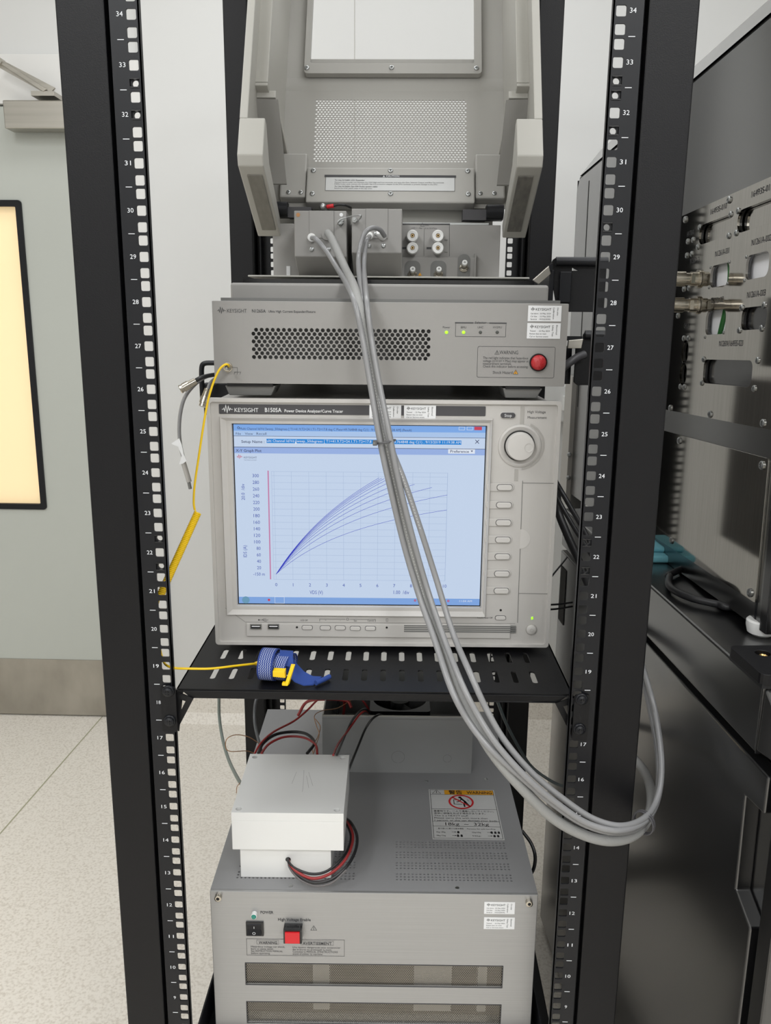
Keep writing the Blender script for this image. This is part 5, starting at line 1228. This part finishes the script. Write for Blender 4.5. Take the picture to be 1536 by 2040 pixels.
lev = MB().prism([(p[0]-ba[0], p[2]-bb[2]) for p in (l0, l1, l2, l3)], 'y', -.010, -.004).build('latch_lever', M_steel, BR, bevel=.0008)
MB().prism([(p[0]-ba[0], p[2]-bb[2]) for p in ((0.2214,0.296,1.2783), (0.2279,0.296,1.2829), (0.229,0.296,1.2738), (0.2239,0.296,1.2686))], 'y', -.008, -.004).build('lever_pivot', M_rail, BR)
ba2, bb2 = (0.2756,0.3,1.1951), (0.3168,0.3,1.1207)
BR2 = tag(empty('side_bracket', (ba2[0]-.03, .30, bb2[2])), 'lower black steel bracket level with the red lamp, right of the expander', 'bracket')
bh2 = ba2[2]-bb2[2]
plate([(.021, .004), (.026, 0), (.066, 0), (.066, bh2), (.034, bh2), (.030, bh2-.006), (.030, bh2-.016), (.021, bh2-.020)], [], .003, 'bracket_plate', M_black, BR2, y=0, bevel=.0006)
MB().cyl((.032, -.003, bh2-.006), (.066, -.003, bh2-.006), .006, n=20).box(-.006, .03, .004, .010, bh2-.014, bh2-.008).build('rolled_edge', M_rail, BR2)
MB().box(-.006, .020, .02, .024, .0, bh2-.022).build('back_web', M_rail, BR2)
lv = [(0.254,0.29,1.1817), (0.2742,0.29,1.1839), (0.2723,0.29,1.1712), (0.2532,0.29,1.171)]
MB().prism([(p[0]-BR2.location[0], p[2]-BR2.location[2]) for p in lv], 'y', -.012, -.006).build('latch_lever', M_steel, BR2, bevel=.0008)
tag(MB().tube([(0.2448,0.28,1.1438),(0.2558,0.28,1.1526),(0.2666,0.285,1.1592),(0.2775,0.29,1.1632)], .0055).build('dark_hose', M_chrg), 'dark hose passing between the lower bracket and the expander', 'cable')
for i, (pts, r, lb) in enumerate((([(0.2362,0.3,1.0054),(0.2579,0.3,0.9709),(0.2728,0.28,0.9448),(0.2842,0.25,0.9234),(0.2995,0.2,0.8881)], .0036, 'front black cable leaving the analyzer side towards the right rail, upper of three'),
                     ([(0.2418,0.33,0.9892),(0.2623,0.33,0.9483),(0.2785,0.31,0.9193),(0.2919,0.28,0.8974),(0.3097,0.24,0.869)], .0034, 'middle black cable between the analyzer side and the right rail'),
                     ([(0.25,0.36,0.9952),(0.2616,0.36,0.961),(0.2672,0.36,0.9263),(0.2781,0.34,0.8965),(0.2887,0.31,0.8702),(0.2983,0.27,0.8409),(0.3136,0.24,0.8105)], .0062, 'lowest and thickest black cable between the analyzer side and the right rail'))):
    tag(MB().tube(pts, r).build('power_cable', M_blkw), lb, 'cable', 'black cables beside the analyzer')
tag(MB().tube([(0.2813,0.55,0.7362),(0.3049,0.6,0.749),(0.3296,0.64,0.7615),(0.3439,0.66,0.7707)], .0016).build('thin_cable', M_blkw), 'thin black cable behind the analyzer, highest of the thin ones at its right', 'cable')
tag(MB().tube([(0.2911,0.6,0.6954),(0.3225,0.62,0.69),(0.3545,0.64,0.6876)], .0018).build('thin_cable', M_blkw), 'thin level black cable behind the analyzer, at the height of its power light', 'cable')
tag(MB().tube([(0.2915,0.6,0.6857),(0.323,0.62,0.6811),(0.355,0.64,0.6796)], .0018).build('thin_cable', M_blkw), 'thin level black cable just under the other level one behind the analyzer', 'cable')
# switched socket plates on the back wall seen in the gap
for (u_, v_, lb) in (((0.5051,1.7,0.9681), 0, 'white wall fitting with a small cover in the gap beside the expander foot'),):
    o = tag(empty('wall_fitting', u_), lb, 'wall fitting')
    MB().box(-.10, .10, -.02, 0, -.06, .05).build('backplate', M_plast, o, bevel=.004); MB().box(.0, .05, -.04, -.018, -.025, .02).build('cover', M_plast, o, bevel=.003); MB().box(.012, .036, -.042, -.04, -.016, -.004).build('slot', M_beiged, o)
o = MB().box(.55, 2.5, 1.60, 1.70, .93, .98).build('wall_duct', M_frame, bevel=.003); tag(o, 'white horizontal cable duct on the back wall at the right of the rack', 'duct')

# ================================================================= cables hanging left of the analyzer
hb = (-0.3038,0.5,1.0808)
CH = tag(empty('cable_hook', hb), 'black looped cable hook on the left rack side behind the analyzer', 'hook')
MB().tube(rel(CH.location, [(-0.3008,0.5,1.0726),(-0.3011,0.5,1.1054),(-0.3002,0.5,1.1282),(-0.295,0.5,1.1347),(-0.2809,0.5,1.1356),(-0.2645,0.5,1.1358)]), .0042, smooth=True, step=4).build('hook_loop', M_rail, CH)
hc = (-0.2707,0.52,1.0794); MB().box(.004, .075, .0, .02, -.03, .022).build('hook_base', M_rail, CH, bevel=.002)
BC = tag(empty('coaxial_cable', (-0.3132,0.45,1.1009)), 'grey coaxial cable with a nickel plug pointing down left, hanging left of the expander', 'cable', 'coaxial leads hanging left of the analyzer')
MB().tube(rel(BC.location, [(-0.2984,0.45,1.1106),(-0.2886,0.45,1.1154),(-0.2781,0.46,1.118),(-0.2607,0.48,1.1201)]), .0034).build('cable_boot', M_blkw, BC)
MB().tube(rel(BC.location, [(-0.2773,0.5,1.1219),(-0.2648,0.5,1.1253),(-0.2523,0.5,1.1303)]), .0025).build('cable', M_cable, BC)
p = [Vector(q) for q in [(-0.2984,0.45,1.1098),(-0.3211,0.44,1.0969)]]; d_ = p[1]-p[0]
MB().lathe(tuple(p[0]-BC.location), d_, [(0, .0052), (d_.length*.45, .0062), (d_.length*.46, .0072), (d_.length*.8, .0072), (d_.length*.81, .0062), (d_.length*.9, .0062), (d_.length*.91, .0070), (d_.length, .0066), (d_.length*.98, .0050)], 20).build('plug', M_nickel, BC, smooth=True)
BC2 = tag(empty('coaxial_cable', (-0.2902,0.46,1.0765)), 'short grey coaxial lead whose nickel plug touches the analyzer top left corner', 'cable', 'coaxial leads hanging left of the analyzer')
p = [Vector(q) for q in [(-0.2845,0.47,1.0957),(-0.2921,0.46,1.0685)]]; d_ = p[1]-p[0]
MB().lathe(tuple(p[0]-BC2.location), d_, [(0, .0050), (d_.length*.45, .0060), (d_.length*.46, .0070), (d_.length*.8, .0070), (d_.length*.81, .0058), (d_.length, .0058)], 20).build('plug', M_nickel, BC2, smooth=True)
MB().tube(rel(BC2.location, [(-0.2845,0.47,1.0949),(-0.2816,0.48,1.1054),(-0.2744,0.5,1.1122),(-0.261,0.5,1.1156)]), .0030).build('cable', M_cable, BC2)
BC3 = tag(empty('coaxial_cable', (-0.3255,0.46,1.0113)), 'long grey coaxial lead curving down past the analyzer, taped near its clear-sleeved end', 'cable', 'coaxial leads hanging left of the analyzer')
MB().tube(rel(BC3.location, [(-0.267,0.49,1.1186),(-0.2877,0.48,1.115),(-0.3053,0.47,1.1027),(-0.3198,0.46,1.0826),(-0.3283,0.46,1.056),(-0.3313,0.46,1.0276),(-0.33,0.46,1.0031),(-0.326,0.46,0.9825)]), .0030).build('cable', M_cable, BC3)
MB().tube(rel(BC3.location, [(-0.327,0.46,0.9784),(-0.3221,0.46,0.9593),(-0.3186,0.46,0.9452)]), .0042).build('clear_sleeve', M_beiged, BC3)
MB().tube(rel(BC3.location, [(-0.3194,0.46,0.9452),(-0.3174,0.46,0.9335)]), .0028).build('end_pin', M_greyd, BC3)
tp = MB(); P_ = rel(BC3.location, [(-0.3439,0.455,1.0085),(-0.3304,0.455,1.0177),(-0.3268,0.455,1.0071),(-0.3243,0.455,0.9916),(-0.3198,0.455,0.981),(-0.3266,0.455,0.9759),(-0.3324,0.455,0.975),(-0.3276,0.455,0.9891),(-0.3327,0.455,1.0038)])
tp.add([tuple(q) for q in P_]+[(q[0], q[1]+.0015, q[2]) for q in P_], [(0, 1, 2, 8), (2, 3, 7, 8), (3, 4, 5, 6), (3, 6, 7), (9, 17, 11, 10), (11, 17, 16, 12), (12, 15, 14, 13), (12, 16, 15)] + [(i, i+1, i+10, i+9) for i in range(8)]); tp.build('clear_tape', M_white, BC3)

# ================================================================= yellow wrist-strap cord and blue strap
YC = tag(empty('grounding_cord', (-0.2096,0.08,0.9865)), 'yellow grounding cord with a tight coil, running from the expander jack behind the left rail', 'cord')
O_ = YC.location
MB().tube(rel(O_, [(-0.1746,0.118,1.1498),(-0.1721,0.104,1.154),(-0.1759,0.1,1.1542),(-0.1821,0.098,1.1479),(-0.189,0.095,1.1325),(-0.1945,0.09,1.1126),(-0.1997,0.085,1.084),(-0.2057,0.082,1.0491),(-0.2113,0.08,1.0166),(-0.2134,0.08,0.9955),(-0.2126,0.08,0.9858)]), .0013).build('straight_lead', M_yel, YC)
MB().lathe(rel(O_, [(-0.1746,0.118,1.1498)])[0], (0, -1, 0), [(0, .0020), (.012, .0020), (.013, .0012)], 16).build('plug_pin', M_zinc, YC, smooth=True)
ca, cb_ = [Vector(q) for q in [(-0.2091,0.08,0.9828),(-0.2427,0.02,0.8948)]]
ax_ = (cb_-ca); Ln = ax_.length; ax_.normalize(); e1 = ax_.orthogonal().normalized(); e2 = ax_.cross(e1)
turns = 52; pts = []
for i in range(turns*12+1):
    t = i/(turns*12); a_ = i*2*pi/12; pts.append(tuple(ca+ax_*(Ln*t)+(e1*cos(a_)+e2*sin(a_))*.0036-O_))
mb = MB(); mb.tube(pts, .00115, n=6, smooth=False); mb.build('coil', M_yel, YC)
tail = [(-0.2428,0.02,0.8942),(-0.2489,0.03,0.8785),(-0.2531,0.04,0.8532),(-0.2509,0.04,0.8281),(-0.2439,0.03,0.8148),(-0.2334,0.012,0.8171),(-0.2248,0.012,0.8148),(-0.2126,0.02,0.811),(-0.1882,0.028,0.808),(-0.1653,0.045,0.8043),(-0.1476,0.062,0.7999),(-0.1412,0.07,0.7973)]
MB().tube(rel(O_, tail), .0014).build('tail_lead', M_yel, YC)
p = [Vector(q)-O_ for q in [(-0.1439,0.068,0.7981),(-0.1385,0.072,0.7971)]]; MB().cyl(p[0], p[1], .0020, .0034, n=14).build('strain_relief', M_yel, YC)
# rolled blue elastic wrist strap lying on the shelf; axis of the roll runs along x
sc = (-0.1072,0.0372,0.812)
WS = tag(empty('wrist_strap', (sc[0]-.006, sc[1], .7922), (0, 0, -.12)), 'rolled blue elastic wrist strap with white zigzag weave and yellow clasp, lying on the shelf', 'wrist strap')
M_weave = bpy.data.materials.new('zigzag_weave'); M_weave.use_nodes = True
nt = M_weave.node_tree; b = nt.nodes['Principled BSDF']; b.inputs['Roughness'].default_value = .85
uvn = nt.nodes.new('ShaderNodeUVMap'); uvn.uv_map = 'uv'; sp = nt.nodes.new('ShaderNodeSeparateXYZ'); nt.links.new(uvn.outputs[0], sp.inputs[0])
def mth(op, a, b_=None, c=None):
    n = nt.nodes.new('ShaderNodeMath'); n.operation = op
    for i, v_ in enumerate((a, b_, c)):
        if v_ is None: continue
        if isinstance(v_, (int, float)): n.inputs[i].default_value = v_
        else: nt.links.new(v_, n.inputs[i])
    return n.outputs[0]
zig = mth('PINGPONG', mth('MULTIPLY', sp.outputs[1], 1/.0030), .5)
ph = mth('FRACT', mth('ADD', mth('MULTIPLY', sp.outputs[0], 1/.0026), zig))
inband = mth('LESS_THAN', ph, .32)
edge = mth('MULTIPLY', mth('GREATER_THAN', sp.outputs[0], .0022), mth('LESS_THAN', sp.outputs[0], .0160))
fac = mth('MULTIPLY', inband, edge)
mxn = nt.nodes.new('ShaderNodeMix'); mxn.data_type = 'RGBA'; nt.links.new(fac, mxn.inputs[0])
mxn.inputs[6].default_value = (*lin((30, 52, 116)), 1); mxn.inputs[7].default_value = (*lin((158, 166, 192)), 1)
nt.links.new(mxn.outputs[2], b.inputs['Base Color'])
def ribbon(nm, path_, xs, width, m, parent, th=.0013):
    """band swept along path_ (y,z points) with width along x; xs = x offset at each point"""
    n = len(path_); vs = []; uvs = []; L_ = 0
    for i, (y_, z_) in enumerate(path_):
        if i: L_ += hypot(y_-path_[i-1][0], z_-path_[i-1][1])
        j0, j1 = max(i-1, 0), min(i+1, n-1); ty, tz = path_[j1][0]-path_[j0][0], path_[j1][1]-path_[j0][1]; l_ = hypot(ty, tz) or 1
        ny, nz = -tz/l_*th/2, ty/l_*th/2
        for xx, sg in ((0, 1), (width, 1), (width, -1), (0, -1)): vs.append((xs[i]+xx, y_+ny*sg, z_+nz*sg)); uvs.append((xx, L_))
    fs = []
    for i in range(n-1):
        for k in range(4): fs.append((i*4+k, i*4+(k+1) % 4, i*4+4+(k+1) % 4, i*4+4+k))
    fs += [(0, 1, 2, 3), ((n-1)*4+3, (n-1)*4+2, (n-1)*4+1, (n-1)*4)]
    me = bpy.data.meshes.new(nm); me.from_pydata(vs, [], fs); me.materials.append(m)
    uvl = me.uv_layers.new(name='uv')
    for pl in me.polygons:
        for li in pl.loop_indices: uvl.data[li].uv = uvs[me.loops[li].vertex_index]
    o = bpy.data.objects.new(nm, me); COL.objects.link(o); o.parent = parent; return o
def oval(cx, cz, ry, rz, a0, a1, n): return [(cx+ry*cos(a0+(a1-a0)*i/n), cz+rz*sin(a0+(a1-a0)*i/n)) for i in range(n+1)]
lp_ = oval(0, .0185, .021, .0178, -pi*.5, pi*1.48, 36)
ribbon('outer_loop', lp_, [-.017]*37, .0185, M_weave, WS)
ribbon('inner_loop', oval(0, .0155, .0135, .0135, 0, 2*pi, 30), [-.0185]*31, .020, M_blue, WS)
lp2 = oval(.001, .0165, .017, .0155, -pi*.3, pi*1.6, 32)
ribbon('cross_loop', [(y_*.96, z_) for y_, z_ in lp2], [.0005+.004*sin(i/5) for i in range(33)], .0175, M_weave, WS)
cap = oval(.004, .0200, .015, .0135, pi*.05, pi*.95, 16); ribbon('fold', cap, [-.001+.0006*i for i in range(17)], .016, M_blue, WS)
# free tail lying to the right on the shelf
mb = MB(); T_ = [(.012, .010, .020), (.020, -.004, .015), (.030, -.008, .008), (.040, -.006, .003), (.050, .000, .0015)]
V = []
for i, (x_, y_, z_) in enumerate(T_):
    hw = (.008, .0095, .0095, .009, .0085)[i]
    V += [(x_-hw*.35, y_-hw, z_-.002), (x_+hw*.35, y_+hw, z_+.004-.0008*i), (x_+hw*.35, y_+hw, z_+.0053-.0008*i), (x_-hw*.35, y_-hw, z_-.0007)]
F = []
for i in range(4):
    for k in range(4): F.append((i*4+k, i*4+(k+1) % 4, i*4+4+(k+1) % 4, i*4+4+k))
F += [(0, 1, 2, 3), (19, 18, 17, 16)]
mb.add(V, F); tl = mb.build('free_tail', M_blue, WS, smooth=True)
MB().tube([(.050, -.010, .0035), (.056, -.001, .0035), (.062, .010, .0035)], .0030, n=10).build('tail_roll', M_blue, WS)
cl_ = MB().hexa([(.002, -.0215, .0125), (.017, -.0215, .0120), (.017, -.018, .0120), (.002, -.018, .0125), (.002, -.0215, .0195), (.016, -.0215, .0195), (.016, -.014, .0215), (.002, -.014, .0215)])
cl_.build('clasp_tongue', M_yel, WS, bevel=.0005)
MB().hexa([(.0165, -.026, .0045), (.0205, -.026, .0045), (.0215, -.020, .0045), (.0175, -.020, .0045), (.0230, -.0200, .0265), (.0275, -.0200, .0265), (.0275, -.015, .0275), (.0225, -.015, .0275)]).box(.0140, .0185, -.0262, -.021, .0045, .0080).build('clasp_bar', M_yel, WS, bevel=.0005)

# ================================================================= grey cable bundle from the modules
G = 'grey measurement cables hanging across the instruments'
cabs = [
 ('braided_cable', [(-0.0816,0.385,1.328),(-0.0748,0.365,1.3193),(-0.0646,0.345,1.3001),(-0.0487,0.3,1.2707),(-0.0317,0.165,1.2489),(-0.0214,0.105,1.2272),(-0.0122,0.095,1.1883),(-0.0018,0.085,1.1381),(0.0124,0.07,1.0724),(0.0258,0.062,1.0147),(0.0428,0.055,0.9513),(0.0599,0.045,0.8942),(0.0795,0.01,0.8469),(0.0959,-0.035,0.8162),(0.1132,-0.055,0.7883),(0.1342,-0.07,0.7588),(0.1642,-0.075,0.7243),(0.1987,-0.07,0.6874),(0.2333,-0.065,0.6643),(0.265,-0.06,0.6538),(0.2963,-0.04,0.6479),(0.3233,0.0,0.6427),(0.3389,0.04,0.6457),(0.3433,0.08,0.6526),(0.3373,0.12,0.6542),(0.3391,0.22,0.6257),(0.3516,0.36,0.5818)], lambda t: .0055 if t < .04 else .0058, M_braid, 'thick grey braided cable from the left adapter module, lowest in the bundle'),
 ('grey_cable', [(-0.1042,0.385,1.321),(-0.0959,0.362,1.3169),(-0.0806,0.35,1.3004),(-0.059,0.3,1.2706),(-0.0374,0.16,1.2469),(-0.0246,0.1,1.2254),(-0.0153,0.088,1.1872),(-0.0061,0.078,1.1386),(0.0063,0.062,1.0735),(0.019,0.054,1.0191),(0.0359,0.05,0.9526),(0.054,0.038,0.8964),(0.0711,0.005,0.8577),(0.0876,-0.045,0.8236),(0.1057,-0.06,0.7936),(0.128,-0.075,0.7702),(0.1601,-0.08,0.7419),(0.1968,-0.075,0.7074),(0.2313,-0.07,0.681),(0.2656,-0.065,0.6677),(0.3,-0.04,0.6569),(0.3274,0.0,0.6494),(0.3422,0.03,0.6586),(0.3508,0.06,0.6747),(0.3537,0.09,0.6991),(0.3538,0.13,0.7275),(0.3523,0.17,0.7516),(0.3496,0.2,0.7677),(0.3644,0.32,0.7668),(0.3787,0.46,0.7591)], .0035, M_cable, 'grey cable from the small bush of the left adapter module'),
 ('grey_cable', [(0.0006,0.37,1.323),(-0.0054,0.355,1.3296),(-0.0155,0.345,1.3312),(-0.0255,0.335,1.3235),(-0.0314,0.33,1.3058),(-0.033,0.31,1.2845),(-0.0246,0.2,1.2534),(-0.0165,0.11,1.2257),(-0.0093,0.095,1.1827),(-0.0001,0.085,1.1381),(0.0166,0.062,1.0736),(0.0348,0.052,1.0284),(0.0538,0.045,0.9749),(0.0719,0.038,0.9208),(0.0914,0.01,0.8651),(0.1086,-0.045,0.8384),(0.1255,-0.06,0.8055),(0.144,-0.07,0.7765),(0.1739,-0.075,0.7422),(0.2082,-0.07,0.7105),(0.2422,-0.068,0.6861),(0.2731,-0.065,0.6758),(0.3047,-0.04,0.6683),(0.3309,0.0,0.6638),(0.3447,0.03,0.6786),(0.3504,0.06,0.7016),(0.3536,0.1,0.7283),(0.3534,0.14,0.7509),(0.3564,0.2,0.7679),(0.3716,0.32,0.7709),(0.3867,0.46,0.7637)], .0034, M_cable, 'grey cable curving out of the angled bush of the right adapter module'),
 ('grey_cable', [(-0.0211,0.375,1.3226),(-0.0232,0.345,1.3152),(-0.0254,0.335,1.2996),(-0.0249,0.3,1.2774),(-0.0173,0.18,1.2514),(-0.011,0.102,1.2256),(-0.0043,0.086,1.1829),(0.0043,0.075,1.1389),(0.0177,0.058,1.0787),(0.0286,0.05,1.0287),(0.0449,0.045,0.9659),(0.063,0.038,0.9057),(0.0811,0.004,0.8613),(0.099,-0.048,0.8298),(0.1173,-0.065,0.7992),(0.1381,-0.078,0.772),(0.1684,-0.085,0.7409),(0.2022,-0.08,0.7094),(0.2352,-0.076,0.6851),(0.2689,-0.072,0.6743),(0.3019,-0.045,0.6652),(0.3278,-0.006,0.6597),(0.3433,0.025,0.6717),(0.3499,0.05,0.6938),(0.3545,0.09,0.7197),(0.3521,0.12,0.7462),(0.3556,0.18,0.7618),(0.3713,0.3,0.7665),(0.3915,0.46,0.755)], .0033, M_cable, 'straight grey cable from the centre bush of the right adapter module'),
]
for nm, pts, r, m, lb in cabs:
    root = MB(); root.tube(pts, r, n=12, step=8); o = tag(root.build(nm, m), lb, 'cable', G)
    if 'thick' in lb or 'angled' in lb:      # pale dashes printed along the front of the jacket
        rr = .0058 if 'thick' in lb else .0034
        cp = [Vector(p)+Vector((0, -rr*1.0, 0)) for p in pts[3:14]]; ds = MB()
        for i in range(1, len(cp)-2):
            p0, p1, p2, p3 = cp[i-1:i+3]; nn = max(2, int((p2-p1).length/.0034))
            q = lambda t: 0.5*((2*p1)+(p2-p0)*t+(2*p0-5*p1+4*p2-p3)*t*t+(3*p1-p0-3*p2+p3)*t**3)
            for k in range(nn): ds.cyl(q(k/nn), q((k+.55)/nn), .00032, n=5)
        ds.build('printed_dashes', M_seam, o)
# pale printed line along two of the cables
def tie(u, rad, rx, label, nrm, name='cable_tie', m=None):
    o = tag(empty(name, u), label, 'cable tie')
    q = Vector(nrm).normalized(); a = Vector((1, 0, 0)); a = (a-q*a.dot(q)).normalized(); b = q.cross(a)
    pts = [tuple((a*cos(t)*rx+b*sin(t)*rad)) for t in [2*pi*i/28 for i in range(29)]]
    MB().tube(pts, .0012, n=6, smooth=False).build('tie_band', m or M_rail, o)
    return o, q
M_tie = mat('tie_grey', (84, 84, 86), .45)
t1, q_ = tie((0.0126,0.063,1.0723), .0105, .0112, 'dark grey cable tie gathering the grey cables in front of the screen', (.18, -.05, -.97), m=M_tie)
MB().box(-.0140, -.0090, -.0125, -.0070, -.0030, .0028).build('tie_head', M_tie, t1, bevel=.0006)
MB().box(-.0135, -.0110, -.0130, -.0120, -.0015, .0013).build('head_slot', M_greyd, t1)
TN = Vector((0.3311,0.01,0.6523))-Vector((0.2956,-0.045,0.6538))
TN = TN.normalized()+Vector((0, -.35, 0))
t2, q_ = tie((0.312,-0.025,0.6555), .0128, .0128, 'grey cable tie around the bundle at its lowest bend right of the rack', TN, m=M_chrg)
t3 = tie((0.3092,-0.029,0.6562), .0128, .0128, 'second grey tie band at the lowest bend, doubled beside the first', TN, m=M_chrg)
